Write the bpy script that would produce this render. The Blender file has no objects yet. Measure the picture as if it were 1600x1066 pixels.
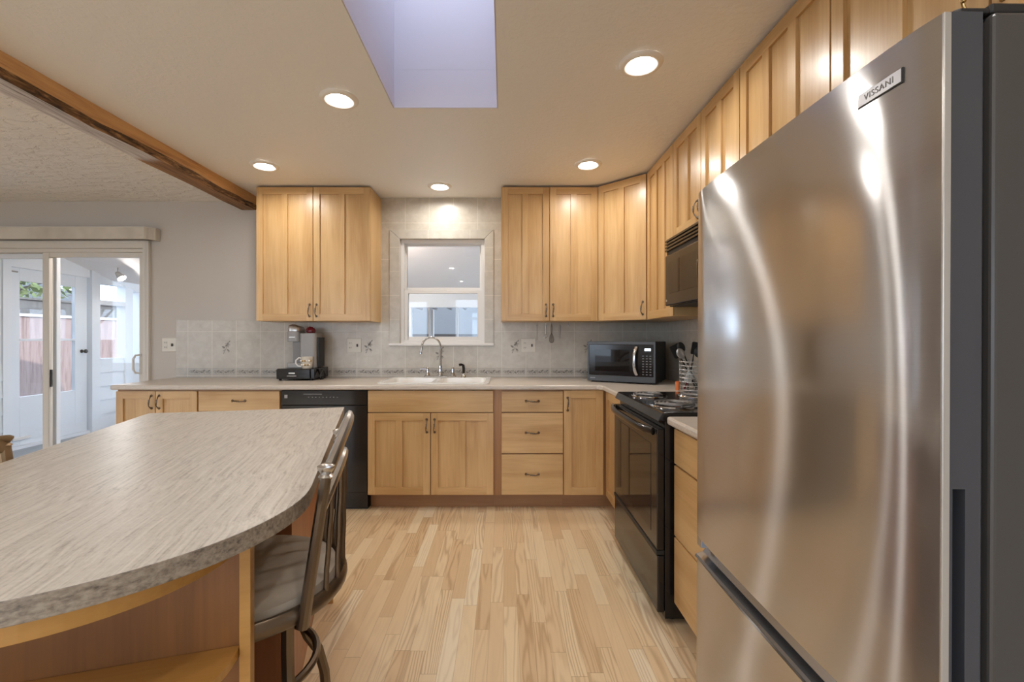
import bpy, bmesh, math, random
from mathutils import Vector, Matrix

SC = bpy.context.scene
COL = SC.collection
R = math.radians
PI = math.pi
random.seed(7)

# ------------------------------------------------------------------ camera, world, sun, exposure
E = 1.257                      # eye height
cam_d = bpy.data.cameras.new('camera')
cam_d.sensor_width = 36.0
cam_d.lens = 15.75
cam_d.shift_x = 0.0081
cam_d.shift_y = -0.0031
cam_d.clip_start = 0.05
cam_d.clip_end = 200
cam = bpy.data.objects.new('camera', cam_d)
cam.location = (0, 0, E)
cam.rotation_euler = (R(90), 0, 0)
COL.objects.link(cam)
SC.camera = cam

world = bpy.data.worlds.new('world')
SC.world = world
world.use_nodes = True
wn = world.node_tree.nodes
wn['Background'].inputs['Color'].default_value = (0.72, 0.84, 1.0, 1)
wn['Background'].inputs['Strength'].default_value = 2.4

sun_d = bpy.data.lights.new('sun', 'SUN')
sun_d.energy = 2.0
sun_d.angle = R(1.0)
sun_d.color = (1.0, 0.93, 0.82)
sun = bpy.data.objects.new('sun', sun_d)
sun.rotation_euler = Vector((-0.80, 0.25, -0.52)).to_track_quat('-Z', 'Y').to_euler()
COL.objects.link(sun)

SC.view_settings.view_transform = 'Standard'
SC.view_settings.look = 'None'
SC.view_settings.gamma = 1.0
SC.view_settings.use_curve_mapping = False
SC.view_settings.exposure = 1.05
LAMP = 112.0                    # downlight lens strength
SC.cycles.use_denoising = True
SC.cycles.max_bounces = 10
SC.cycles.diffuse_bounces = 6
SC.cycles.glossy_bounces = 5
SC.cycles.transparent_max_bounces = 16
SC.cycles.sample_clamp_indirect = 6.0
SC.cycles.caustics_reflective = False
SC.cycles.caustics_refractive = False

# ------------------------------------------------------------------ materials
class NT:
    def __init__(s, name):
        s.m = bpy.data.materials.new(name)
        s.m.use_nodes = True
        s.t = s.m.node_tree
        s.b = s.t.nodes['Principled BSDF']
        s.out = s.t.nodes['Material Output']
    def n(s, kind, **kw):
        nd = s.t.nodes.new(kind)
        for k, v in kw.items():
            if k.startswith('_'):
                setattr(nd, k[1:], v)
            else:
                key = int(k[1:]) if k[0] == 'i' and k[1:].isdigit() else k.replace('__', ' ')
                if hasattr(v, 'node'):
                    s.t.links.new(v, nd.inputs[key])
                else:
                    nd.inputs[key].default_value = v
        return nd
    def link(s, a, b):
        s.t.links.new(a, b)
    def math(s, op, a, b=0.0):
        return s.n('ShaderNodeMath', _operation=op, i0=a, i1=b).outputs[0]
    def ramp(s, fac, stops):
        nd = s.n('ShaderNodeValToRGB', i0=fac)
        cr = nd.color_ramp
        while len(cr.elements) < len(stops):
            cr.elements.new(0.5)
        for e, (p, c) in zip(cr.elements, stops):
            e.position = p
            e.color = (c[0], c[1], c[2], 1)
        return nd.outputs[0]
    def mix(s, fac, a, b, mode='MIX'):
        nd = s.n('ShaderNodeMix', _data_type='RGBA', _blend_type=mode)
        for sock, v in ((nd.inputs[0], fac), (nd.inputs[6], a), (nd.inputs[7], b)):
            if hasattr(v, 'node'):
                s.t.links.new(v, sock)
            else:
                sock.default_value = (v[0], v[1], v[2], 1) if isinstance(v, (tuple, list)) else v
        return nd.outputs[2]
    def coord(s, scale=(1, 1, 1), loc=(0, 0, 0), rot=(0, 0, 0), rand=False):
        tc = s.n('ShaderNodeTexCoord').outputs['Object']
        if rand:
            r = s.n('ShaderNodeObjectInfo').outputs['Random']
            off = s.n('ShaderNodeCombineXYZ', X=s.math('MULTIPLY', r, 13.0), Y=s.math('MULTIPLY', r, 7.7), Z=s.math('MULTIPLY', r, 23.0)).outputs[0]
            tc = s.n('ShaderNodeVectorMath', _operation='ADD', i0=tc, i1=off).outputs[0]
        return s.n('ShaderNodeMapping', Vector=tc, Location=loc, Rotation=rot, Scale=scale).outputs[0]
    def noise(s, vec, scale=5.0, detail=4.0, rough=0.5, dist=0.0):
        return s.n('ShaderNodeTexNoise', Vector=vec, Scale=scale, Detail=detail, Roughness=rough, Distortion=dist).outputs[0]
    def bump(s, h, strength=0.2, dist=0.01):
        b = s.n('ShaderNodeBump', Height=h, Strength=strength, Distance=dist)
        s.link(b.outputs[0], s.b.inputs['Normal'])

def simple(name, col, rough=0.5, metal=0.0, spec=0.5, coat=0.0, bump=None, var=0.0):
    n = NT(name)
    n.b.inputs['Roughness'].default_value = rough
    n.b.inputs['Metallic'].default_value = metal
    n.b.inputs['Specular IOR Level'].default_value = spec
    n.b.inputs['Coat Weight'].default_value = coat
    n.b.inputs['Coat Roughness'].default_value = 0.05
    if var > 0:
        f = n.noise(n.coord(), 6.0, 4)
        c = n.mix(f, tuple(x * (1 - var) for x in col), tuple(min(1, x * (1 + var)) for x in col))
        n.link(c, n.b.inputs['Base Color'])
    else:
        n.b.inputs['Base Color'].default_value = (*col, 1)
    if bump:
        n.bump(n.noise(n.coord(), bump[0], 3), bump[1], bump[2])
    return n.m

def wood(name, axis, A=(0.66, 0.435, 0.205), B=(0.50, 0.295, 0.115), rough=0.35, var=0.10):
    n = NT(name)
    sc = [9.0, 9.0, 9.0]
    sc['xyz'.index(axis)] = 0.8
    v = n.coord(scale=tuple(sc), rand=True)
    big = n.noise(v, 1.0, 3, 0.55, 0.6)
    sc2 = [120.0, 120.0, 120.0]
    sc2['xyz'.index(axis)] = 5.0
    fine = n.noise(n.coord(scale=tuple(sc2), rand=True), 1.0, 2, 0.6)
    blot = n.noise(n.coord(scale=(3, 3, 2), rand=True), 1.0, 2)
    f = n.math('ADD', n.math('MULTIPLY', big, 0.55), n.math('ADD', n.math('MULTIPLY', fine, 0.2), n.math('MULTIPLY', blot, 0.28)))
    c = n.ramp(f, [(0.40, B), (0.62, A)])
    r = n.n('ShaderNodeObjectInfo').outputs['Random']
    val = n.math('ADD', n.math('MULTIPLY', r, var), 1.0 - var / 2)
    hsv = n.n('ShaderNodeHueSaturation', Value=val, Color=c).outputs[0]
    n.link(hsv, n.b.inputs['Base Color'])
    n.b.inputs['Roughness'].default_value = rough
    n.b.inputs['Coat Weight'].default_value = 0.15
    n.b.inputs['Coat Roughness'].default_value = 0.2
    return n.m

def laminate(name, axis, A, B, C, rough=0.35):
    """Stone-look laminate with fine streaks along one axis."""
    n = NT(name)
    sc = [1.0, 1.0, 1.0]
    for i, a in enumerate('xyz'):
        sc[i] = 7.0 if a == axis else 130.0
    v = n.coord(scale=tuple(sc))
    warp = n.noise(n.coord(scale=(4, 4, 4)), 1.0, 2)
    v2 = n.n('ShaderNodeVectorMath', _operation='ADD', i0=v, i1=n.n('ShaderNodeCombineXYZ', X=n.math('MULTIPLY', warp, 5.0), Y=n.math('MULTIPLY', warp, 5.0), Z=0.0).outputs[0]).outputs[0]
    f1 = n.noise(v2, 1.0, 5, 0.65)
    f2 = n.noise(n.coord(scale=(160, 160, 160)), 1.0, 2)
    f = n.math('ADD', n.math('MULTIPLY', f1, 0.8), n.math('MULTIPLY', f2, 0.2))
    c = n.ramp(f, [(0.34, C), (0.46, B), (0.62, A)])
    n.link(c, n.b.inputs['Base Color'])
    n.b.inputs['Roughness'].default_value = rough
    return n.m

def floor_mat():
    n = NT('oak_strip_floor')
    tc = n.n('ShaderNodeTexCoord').outputs['Object']
    sep = n.n('ShaderNodeSeparateXYZ', Vector=tc)
    x, y = sep.outputs[0], sep.outputs[1]
    W, L = 0.0625, 0.56
    xs = n.math('DIVIDE', x, W)
    si = n.math('FLOOR', xs)
    wn1 = n.n('ShaderNodeTexWhiteNoise', _noise_dimensions='1D', W=si).outputs['Value']
    ys = n.math('ADD', n.math('DIVIDE', y, L), n.math('MULTIPLY', wn1, 7.31))
    pi_ = n.math('FLOOR', ys)
    pid = n.n('ShaderNodeCombineXYZ', X=si, Y=pi_, Z=0.0).outputs[0]
    wn2 = n.n('ShaderNodeTexWhiteNoise', _noise_dimensions='3D', Vector=pid)
    rv = wn2.outputs['Value']
    base = n.ramp(rv, [(0.0, (0.68, 0.485, 0.28)), (0.3, (0.76, 0.57, 0.345)), (0.6, (0.80, 0.625, 0.39)), (0.85, (0.84, 0.685, 0.45)), (1.0, (0.87, 0.75, 0.54))])
    # cathedral grain
    off = n.n('ShaderNodeVectorMath', _operation='SCALE', i0=wn2.outputs['Color'], Scale=40.0).outputs[0]
    p = n.n('ShaderNodeVectorMath', _operation='ADD', i0=n.n('ShaderNodeCombineXYZ', X=n.math('MULTIPLY', x, 11.0), Y=n.math('MULTIPLY', y, 0.95), Z=0.0).outputs[0], i1=off).outputs[0]
    nz = n.noise(p, 1.0, 2.5, 0.5, 0.15)
    skew = n.math('MULTIPLY', n.math('SUBTRACT', n.n('ShaderNodeSeparateColor', Color=wn2.outputs['Color']).outputs[2], 0.5), 14.0)
    ring = n.math('SINE', n.math('MULTIPLY', n.math('ADD', nz, n.math('MULTIPLY', x, skew)), 62.0))
    ringm = n.math('POWER', n.math('MULTIPLY', n.math('ADD', ring, 1.0), 0.5), 2.2)
    pf = n.n('ShaderNodeVectorMath', _operation='ADD', i0=n.n('ShaderNodeCombineXYZ', X=n.math('MULTIPLY', x, 260.0), Y=n.math('MULTIPLY', y, 9.0), Z=0.0).outputs[0], i1=off).outputs[0]
    fine = n.noise(pf, 1.0, 2)
    # some planks plain, some strongly figured
    amt = n.ramp(n.n('ShaderNodeSeparateColor', Color=wn2.outputs['Color']).outputs[1], [(0.3, (0.08,) * 3), (0.75, (0.50,) * 3)])
    g = n.math('MULTIPLY', ringm, amt)
    c = n.mix(g, base, (0.34, 0.175, 0.065))
    c = n.mix(n.math('MULTIPLY', fine, 0.25), c, (0.60, 0.42, 0.25))
    # seams
    fx = n.math('FRACT', xs)
    ex = n.math('MINIMUM', fx, n.math('SUBTRACT', 1.0, fx))
    sx = n.math('LESS_THAN', ex, 0.012)
    fy = n.math('FRACT', ys)
    ey = n.math('MINIMUM', fy, n.math('SUBTRACT', 1.0, fy))
    sy = n.math('LESS_THAN', ey, 0.0022)
    s_ = n.math('MAXIMUM', sx, sy)
    c = n.mix(n.math('MULTIPLY', s_, 0.45), c, (0.25, 0.14, 0.06))
    n.link(c, n.b.inputs['Base Color'])
    n.b.inputs['Roughness'].default_value = 0.36
    n.bump(n.math('SUBTRACT', 1.0, s_), 0.15, 0.001)
    return n.m

def tile_mat(name, w, h, x0, z0, axis='x', col=(0.46, 0.415, 0.345), col2=(0.55, 0.51, 0.44), grout=(0.66, 0.61, 0.53)):
    n = NT(name)
    tc = n.n('ShaderNodeTexCoord').outputs['Object']
    sep = n.n('ShaderNodeSeparateXYZ', Vector=tc)
    hx = sep.outputs[0] if axis == 'x' else sep.outputs[1]
    vec = n.n('ShaderNodeCombineXYZ', X=n.math('SUBTRACT', hx, x0 - 50 * w), Y=n.math('SUBTRACT', sep.outputs[2], z0 - 10 * h), Z=0.0).outputs[0]
    br = n.n('ShaderNodeTexBrick', _offset=0.0, Vector=vec, Scale=1.0)
    br.inputs['Brick Width'].default_value = w
    br.inputs['Row Height'].default_value = h
    br.inputs['Mortar Size'].default_value = 0.0022
    br.inputs['Mortar Smooth'].default_value = 0.2
    br.inputs['Color1'].default_value = (0.45, 0.45, 0.45, 1)
    br.inputs['Color2'].default_value = (0.62, 0.62, 0.62, 1)
    br.inputs['Mortar'].default_value = (0, 0, 0, 1)
    cl = n.noise(n.coord(scale=(1, 1, 1)), 14.0, 5, 0.6, 0.4)
    f = n.math('ADD', n.math('MULTIPLY', cl, 0.75), n.math('MULTIPLY', n.n('ShaderNodeSeparateColor', Color=br.outputs['Color']).outputs[0], 0.3))
    c = n.ramp(f, [(0.40, col), (0.66, col2)])
    c = n.mix(br.outputs['Fac'], c, grout)
    n.link(c, n.b.inputs['Base Color'])
    n.b.inputs['Roughness'].default_value = 0.28
    n.bump(n.math('SUBTRACT', 1.0, br.outputs['Fac']), 0.35, 0.0015)
    return n.m

def steel(name, col=(0.66, 0.655, 0.65)):
    """Horizontally brushed stainless: one lobe drawn out upright, one close to a mirror."""
    n = NT(name)
    g = n.noise(n.coord(scale=(2, 2, 900)), 1.0, 2)
    c = n.mix(g, tuple(x * 0.95 for x in col), tuple(min(1, x * 1.04) for x in col))
    tg = n.n('ShaderNodeVectorTransform', _vector_type='VECTOR', _convert_from='OBJECT', _convert_to='WORLD', i0=(1, 0, 0)).outputs[0]
    wide = n.n('ShaderNodeBsdfAnisotropic', Color=c, Roughness=0.275, Anisotropy=0.86, Rotation=0.0, Tangent=tg).outputs[0]
    tight = n.n('ShaderNodeBsdfAnisotropic', Color=c, Roughness=0.12, Anisotropy=0.45, Rotation=0.0, Tangent=tg).outputs[0]
    mx = n.n('ShaderNodeMixShader', i0=0.45, i1=wide, i2=tight)
    n.link(mx.outputs[0], n.out.inputs['Surface'])
    return n.m

def glass_mat(name, tint=(0.97, 0.985, 1.0), ior=1.45):
    n = NT(name)
    t = n.n('ShaderNodeBsdfTransparent', Color=(*tint, 1)).outputs[0]
    g = n.n('ShaderNodeBsdfGlossy', Color=(1, 1, 1, 1), Roughness=0.0).outputs[0]
    bf = n.n('ShaderNodeNewGeometry').outputs['Backfacing']
    io = n.math('ADD', ior, n.math('MULTIPLY', bf, 1.0 / ior - ior))     # same reflectance from both faces
    fr = n.n('ShaderNodeFresnel', IOR=io).outputs[0]
    mx = n.n('ShaderNodeMixShader', i0=fr, i1=t, i2=g)
    n.link(mx.outputs[0], n.out.inputs['Surface'])
    return n.m

def emit(name, col, strength):
    n = NT(name)
    n.b.inputs['Base Color'].default_value = (*col, 1)
    n.b.inputs['Emission Color'].default_value = (*col, 1)
    n.b.inputs['Emission Strength'].default_value = strength
    return n.m

def beam_mat():
    n = NT('old_stained_beam')
    v = n.coord(scale=(14, 1.2, 14))
    big = n.noise(v, 1.0, 4, 0.6, 0.8)
    fine = n.noise(n.coord(scale=(160, 6, 160)), 1.0, 3)
    f = n.math('ADD', n.math('MULTIPLY', big, 0.7), n.math('MULTIPLY', fine, 0.3))
    c = n.ramp(f, [(0.36, (0.36, 0.18, 0.07)), (0.50, (0.60, 0.335, 0.135)), (0.66, (0.70, 0.42, 0.19))])
    n.link(c, n.b.inputs['Base Color'])
    n.b.inputs['Roughness'].default_value = 0.55
    n.bump(f, 0.4, 0.004)
    return n.m

def beam_edge_mat():
    n = NT('dark_bark_edge')
    f = n.noise(n.coord(scale=(60, 9, 60)), 1.0, 5, 0.7, 0.6)
    c = n.ramp(f, [(0.38, (0.035, 0.018, 0.010)), (0.52, (0.17, 0.085, 0.035)), (0.66, (0.40, 0.23, 0.10))])
    n.link(c, n.b.inputs['Base Color'])
    n.b.inputs['Roughness'].default_value = 0.8
    n.bump(f, 0.9, 0.01)
    return n.m

def beam_under_mat():
    """Underside: old white-grey paint at one end, bare brown wood at the other."""
    n = NT('worn_painted_wood')
    tc = n.n('ShaderNodeTexCoord').outputs['Object']
    y = n.n('ShaderNodeSeparateXYZ', Vector=tc).outputs[1]
    st = n.noise(n.coord(scale=(90, 3.5, 90)), 1.0, 5, 0.65, 0.5)
    paint = n.ramp(st, [(0.30, (0.14, 0.12, 0.12)), (0.43, (0.44, 0.42, 0.44)), (0.62, (0.70, 0.68, 0.70))])
    bare = n.ramp(st, [(0.35, (0.13, 0.062, 0.024)), (0.62, (0.34, 0.175, 0.066))])
    edge = n.math('ADD', n.math('MULTIPLY', n.math('SUBTRACT', y, 2.78), 4.0), n.math('MULTIPLY', st, 0.9))
    f = n.ramp(edge, [(0.35, (0, 0, 0)), (0.62, (1, 1, 1))])
    n.link(n.mix(f, paint, bare), n.b.inputs['Base Color'])
    n.b.inputs['Roughness'].default_value = 0.65
    n.bump(st, 0.5, 0.004)
    return n.m

def ceiling_mat(name, col, scale, strength, dist, stretch=(1, 1, 1)):
    n = NT(name)
    n.b.inputs['Base Color'].default_value = (*col, 1)
    n.b.inputs['Roughness'].default_value = 0.5
    f = n.noise(n.coord(scale=stretch), scale, 4, 0.55, 0.5)
    g = n.ramp(f, [(0.42, (0, 0, 0)), (0.6, (1, 1, 1))])
    n.bump(g, strength, dist)
    return n.m

def stripes(name, axis, w, A, B, rough=0.7):
    n = NT(name)
    sc = [2.0, 2.0, 2.0]
    sc['xyz'.index(axis)] = 1.0 / w
    oth = n.noise(n.coord(scale=tuple(sc)), 1.0, 3, 0.7)
    c = n.ramp(oth, [(0.35, B), (0.55, A)])
    n.link(c, n.b.inputs['Base Color'])
    n.b.inputs['Roughness'].default_value = rough
    return n.m

M = {}
M['maple'] = wood('maple_upright_grain', 'z')
M['maple_h'] = wood('maple_level_grain', 'x')
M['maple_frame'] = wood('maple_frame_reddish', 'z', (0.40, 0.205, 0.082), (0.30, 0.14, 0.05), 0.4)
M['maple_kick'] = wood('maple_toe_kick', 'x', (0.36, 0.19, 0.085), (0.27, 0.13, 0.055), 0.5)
M['maple_side'] = wood('maple_side_panel', 'z', (0.62, 0.40, 0.18), (0.54, 0.33, 0.135), 0.4)
M['shelf'] = wood('shaded_honey_maple', 'x', (0.50, 0.26, 0.065), (0.40, 0.195, 0.042), 0.4)  # wood darkened for the shade beneath the island top
M['shelf_back'] = wood('shaded_brown_maple', 'z', (0.22, 0.085, 0.017), (0.15, 0.055, 0.010), 0.45)  # under-counter shade put into the panel's colour
M['island_side'] = wood('reddish_island_panel', 'z', (0.37, 0.16, 0.075), (0.29, 0.115, 0.05), 0.45)
M['worktop'] = laminate('beige_laminate', 'x', (0.62, 0.56, 0.485), (0.545, 0.485, 0.415), (0.45, 0.395, 0.335), 0.3)
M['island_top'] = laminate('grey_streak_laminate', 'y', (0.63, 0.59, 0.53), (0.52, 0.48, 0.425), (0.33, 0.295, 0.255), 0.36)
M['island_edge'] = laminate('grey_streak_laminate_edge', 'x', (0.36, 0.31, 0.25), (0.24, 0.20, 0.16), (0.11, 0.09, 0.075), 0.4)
M['floor'] = floor_mat()
M['tile'] = tile_mat('beige_wall_tile', 0.2085, 0.313, -0.0166, 0.997)
M['tile_y'] = tile_mat('beige_wall_tile_side', 0.2085, 0.313, 3.87, 0.997, 'y')
M['tile_border'] = tile_mat('beige_border_tile', 0.36, 0.207, -1.01, 1.21, 'x', (0.45, 0.42, 0.36), (0.53, 0.50, 0.44))
M['listello'] = tile_mat('listello_tile', 0.2085, 0.2, -0.0166, 0.93, 'x', (0.42, 0.385, 0.33), (0.50, 0.46, 0.40))
M['sketch'] = simple('grey_printed_leaves', (0.21, 0.19, 0.165), 0.4)
M['sketch_lt'] = simple('pale_printed_leaves', (0.34, 0.31, 0.27), 0.4)
M['wall'] = simple('grey_paint', (0.53, 0.49, 0.445), 0.6, bump=(220, 0.08, 0.002))
M['ceil'] = ceiling_mat('beige_ceiling_paint', (0.80, 0.80, 0.80), 42, 0.22, 0.003)
M['ceil_l'] = ceiling_mat('stomped_plaster', (0.80, 0.79, 0.78), 9, 0.8, 0.010, (1, 1.6, 1))
M['shaft'] = simple('lavender_white_paint', (0.64, 0.60, 0.65), 0.6)
M['trim'] = simple('cream_trim_paint', (0.66, 0.625, 0.565), 0.4)
M['white'] = simple('white_vinyl', (0.72, 0.70, 0.67), 0.35)
M['white_cool'] = simple('white_vinyl_daylit', (0.72, 0.76, 0.80), 0.35)  # vinyl tinted blue for the daylight on the outer sash
M['valance'] = stripes('linen_valance', 'y', 0.02, (0.62, 0.57, 0.49), (0.50, 0.45, 0.38))
M['steel'] = steel('brushed_stainless')
M['steel_plain'] = simple('satin_steel', (0.42, 0.42, 0.43), 0.34, 1.0)
M['chrome'] = simple('chrome', (0.62, 0.62, 0.63), 0.1, 1.0)
M['pewter'] = simple('antique_pewter', (0.20, 0.165, 0.13), 0.32, 0.9)
M['brass'] = simple('aged_brass', (0.45, 0.30, 0.12), 0.25, 1.0)
M['black'] = simple('black_gloss', (0.012, 0.011, 0.011), 0.12, spec=0.5)
M['black_glass'] = simple('black_glass', (0.010, 0.009, 0.009), 0.03, spec=0.35)
M['black_matte'] = simple('black_plastic', (0.014, 0.014, 0.014), 0.5)
M['gasket'] = simple('black_gasket', (0.012, 0.010, 0.009), 0.6)
M['fridge_side'] = simple('charcoal_painted_metal', (0.060, 0.056, 0.053), 0.32)
M['door_side'] = simple('slate_plastic', (0.055, 0.058, 0.068), 0.2)
M['coil'] = simple('grey_coil', (0.20, 0.195, 0.19), 0.45, 0.5)
M['porcelain'] = simple('white_porcelain', (0.80, 0.78, 0.74), 0.12)
M['cushion'] = simple('beige_suede', (0.40, 0.34, 0.27), 0.85, bump=(30, 0.25, 0.004), var=0.12)
M['bronze'] = simple('brushed_bronze', (0.155, 0.115, 0.08), 0.30, 0.85, var=0.25)
M['silver'] = simple('worn_silver', (0.52, 0.49, 0.45), 0.24, 0.9, var=0.35)
M['rust'] = simple('rusty_bronze', (0.27, 0.18, 0.10), 0.35, 0.7, var=0.5)
M['glass'] = glass_mat('window_glass')
M['lamp'] = emit('lamp_lens', (1.0, 0.955, 0.905), LAMP)
M['lamp_trim'] = simple('white_lamp_trim', (0.80, 0.76, 0.70), 0.4)
M['grey_plastic'] = simple('grey_plastic', (0.20, 0.19, 0.18), 0.35)
M['grey_mid'] = simple('mid_grey_plastic', (0.33, 0.315, 0.30), 0.35)
M['silver_plastic'] = simple('silver_plastic', (0.55, 0.53, 0.50), 0.25, 0.6)
M['bright_wire'] = simple('bright_plated_wire', (0.78, 0.77, 0.75), 0.25, 0.25)
M['red_dark'] = simple('dark_red_glaze', (0.16, 0.012, 0.018), 0.25)
M['ivory'] = simple('ivory_plate', (0.66, 0.62, 0.54), 0.35)
M['slot'] = simple('dark_slot', (0.05, 0.045, 0.04), 0.5)
M['orange'] = simple('orange_silicone', (0.72, 0.20, 0.06), 0.4)
M['white_ink'] = simple('white_print', (0.75, 0.75, 0.73), 0.5)
M['grey_ink'] = simple('grey_print', (0.25, 0.25, 0.25), 0.5)
M['display'] = emit('lit_display', (0.75, 0.85, 1.0), 3.0)
M['mug_glass'] = simple('patterned_mug_glaze', (0.62, 0.57, 0.48), 0.15, var=0.35)
M['gold'] = simple('gold_band', (0.42, 0.28, 0.10), 0.3, 0.6)
M['sun_wall'] = simple('white_porch_paint', (0.70, 0.745, 0.79), 0.55)
M['sun_door'] = simple('white_door_paint', (0.68, 0.735, 0.79), 0.4)
M['sun_ceil'] = simple('porch_ceiling_paint', (0.86, 0.80, 0.76), 0.6)
M['sun_floor'] = simple('grey_blue_porch_floor', (0.25, 0.29, 0.33), 0.5)
M['fence_pink'] = stripes('pinkish_reed_fence', 'y', 0.035, (0.29, 0.205, 0.185), (0.19, 0.12, 0.105))
M['fence_wood'] = stripes('weathered_fence_boards', 'y', 0.10, (0.12, 0.112, 0.105), (0.08, 0.074, 0.068))
M['fence_wood_x'] = stripes('weathered_rear_boards', 'x', 0.10, (0.16, 0.165, 0.18), (0.11, 0.115, 0.13))
M['ground'] = simple('pale_dry_ground', (0.26, 0.25, 0.24), 0.9, var=0.2)
M['leaf'] = simple('green_leaves', (0.15, 0.20, 0.07), 0.6, var=0.4)
M['bark'] = simple('grey_bark', (0.14, 0.11, 0.09), 0.8)
M['siding'] = simple('house_siding_paint', (0.13, 0.135, 0.15), 0.7)
M['roofing'] = simple('grey_shingles', (0.045, 0.05, 0.056), 0.85, var=0.2)
M['orange_beam'] = simple('orange_painted_beam', (0.62, 0.23, 0.12), 0.6)

# ------------------------------------------------------------------ geometry helpers
class G:
    def __init__(s):
        s.v = []; s.f = []; s.mi = []; s.sm = []
    def add(s, vs, fs, mi=0, smooth=False):
        o = len(s.v)
        s.v.extend(tuple(v) for v in vs)
        for f in fs:
            s.f.append(tuple(o + i for i in f)); s.mi.append(mi); s.sm.append(smooth)
    def box(s, x0, x1, y0, y1, z0, z1, mi=0):
        v = [(x0, y0, z0), (x1, y0, z0), (x1, y1, z0), (x0, y1, z0), (x0, y0, z1), (x1, y0, z1), (x1, y1, z1), (x0, y1, z1)]
        s.add(v, [(0, 3, 2, 1), (4, 5, 6, 7), (0, 1, 5, 4), (1, 2, 6, 5), (2, 3, 7, 6), (3, 0, 4, 7)], mi)
        return s
    def prism(s, poly, z0, z1, mi=0, mi_side=None, smooth_side=False):
        """poly counter-clockwise in xy"""
        n = len(poly)
        s.add([(x, y, z1) for x, y in poly], [tuple(range(n))], mi)
        s.add([(x, y, z0) for x, y in poly], [tuple(range(n - 1, -1, -1))], mi)
        vs = [(x, y, z0) for x, y in poly] + [(x, y, z1) for x, y in poly]
        s.add(vs, [(i, (i + 1) % n, n + (i + 1) % n, n + i) for i in range(n)], mi if mi_side is None else mi_side, smooth_side)
        return s
    def holed(s, outer, inners, z0, z1, mi=0):
        for z, up in ((z1, True), (z0, False)):
            bm = bmesh.new()
            edges = []
            for loop in [outer] + inners:
                vv = [bm.verts.new((x, y, z)) for x, y in loop]
                for i in range(len(vv)):
                    edges.append(bm.edges.new((vv[i], vv[(i + 1) % len(vv)])))
            bmesh.ops.triangle_fill(bm, use_beauty=True, edges=edges, normal=(0, 0, 1 if up else -1))
            bm.verts.index_update()
            s.add([v.co[:] for v in bm.verts], [tuple(v.index for v in (f.verts if (f.normal.z > 0) == up else reversed(f.verts))) for f in bm.faces], mi)
            bm.free()
        for k, loop in enumerate([outer] + inners):
            n = len(loop)
            vs = [(x, y, z0) for x, y in loop] + [(x, y, z1) for x, y in loop]
            fs = [(i, (i + 1) % n, n + (i + 1) % n, n + i) for i in range(n)]
            if k:
                fs = [tuple(reversed(f)) for f in fs]
            s.add(vs, fs, mi)
        return s
    def tube(s, pts, r, seg=8, closed=False, mi=0, flat=None):
        """pts list of 3-vectors; r number or list; flat=(a,b) scales the section along its two axes"""
        P = [Vector(p) for p in pts]
        n = len(P)
        rr = r if isinstance(r, (list, tuple)) else [r] * n
        up = None
        vs = []
        for i in range(n):
            a = P[(i - 1) % n] if (closed or i > 0) else P[i]
            b = P[(i + 1) % n] if (closed or i < n - 1) else P[i]
            t = (b - a).normalized()
            if up is None:
                up = Vector((0, 0, 1)) if abs(t.z) < 0.9 else Vector((1, 0, 0))
            sd = t.cross(up)
            if sd.length < 1e-6:
                sd = t.cross(Vector((0.3, 1, 0.2)))
            sd.normalize()
            up = sd.cross(t).normalized()
            fa, fb = flat or (1, 1)
            for k in range(seg):
                an = 2 * PI * k / seg
                vs.append(P[i] + sd * (math.cos(an) * rr[i] * fa) + up * (math.sin(an) * rr[i] * fb))
        fs = []
        m = n if closed else n - 1
        for i in range(m):
            j = (i + 1) % n
            for k in range(seg):
                k2 = (k + 1) % seg
                fs.append((i * seg + k, i * seg + k2, j * seg + k2, j * seg + k))
        s.add(vs, fs, mi, True)
        if not closed:
            s.add(vs[:seg], [tuple(range(seg - 1, -1, -1))], mi)
            s.add(vs[-seg:], [tuple(range(seg))], mi)
        return s
    def lathe(s, prof, c=(0, 0, 0), seg=24, mi=0, axis='z', cap=True):
        n = len(prof)
        def pt(r, z, a):
            x, y = r * math.cos(a), r * math.sin(a)
            if axis == 'z':
                return (c[0] + x, c[1] + y, c[2] + z)
            if axis == 'y':
                return (c[0] + y, c[1] + z, c[2] + x)
            return (c[0] + z, c[1] + x, c[2] + y)
        vs = [pt(r, z, 2 * PI * k / seg) for r, z in prof for k in range(seg)]
        fs = []
        for i in range(n - 1):
            for k in range(seg):
                k2 = (k + 1) % seg
                fs.append((i * seg + k, i * seg + k2, (i + 1) * seg + k2, (i + 1) * seg + k))
        s.add(vs, fs, mi, True)
        if cap:
            if prof[0][0] > 1e-5:
                s.add(vs[:seg], [tuple(range(seg - 1, -1, -1))], mi)
            if prof[-1][0] > 1e-5:
                s.add(vs[-seg:], [tuple(range(seg))], mi)
        return s
    def ball(s, c, r, mi=0, seg=12, sz=1.0):
        return s.lathe([(max(1e-5, r * math.sin(PI * i / 8)), -r * sz * math.cos(PI * i / 8)) for i in range(9)], c, seg, mi, cap=False)
    def xf(s, mat):
        s.v = [tuple(mat @ Vector(v)) for v in s.v]
        return s
    def join(s, g, mat=None, mi=None):
        vs = [tuple(mat @ Vector(v)) for v in g.v] if mat else g.v
        o = len(s.v)
        s.v.extend(vs)
        for f, m_, sm in zip(g.f, g.mi, g.sm):
            s.f.append(tuple(o + i for i in f)); s.mi.append(m_ if mi is None else mi); s.sm.append(sm)
        return s
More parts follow.
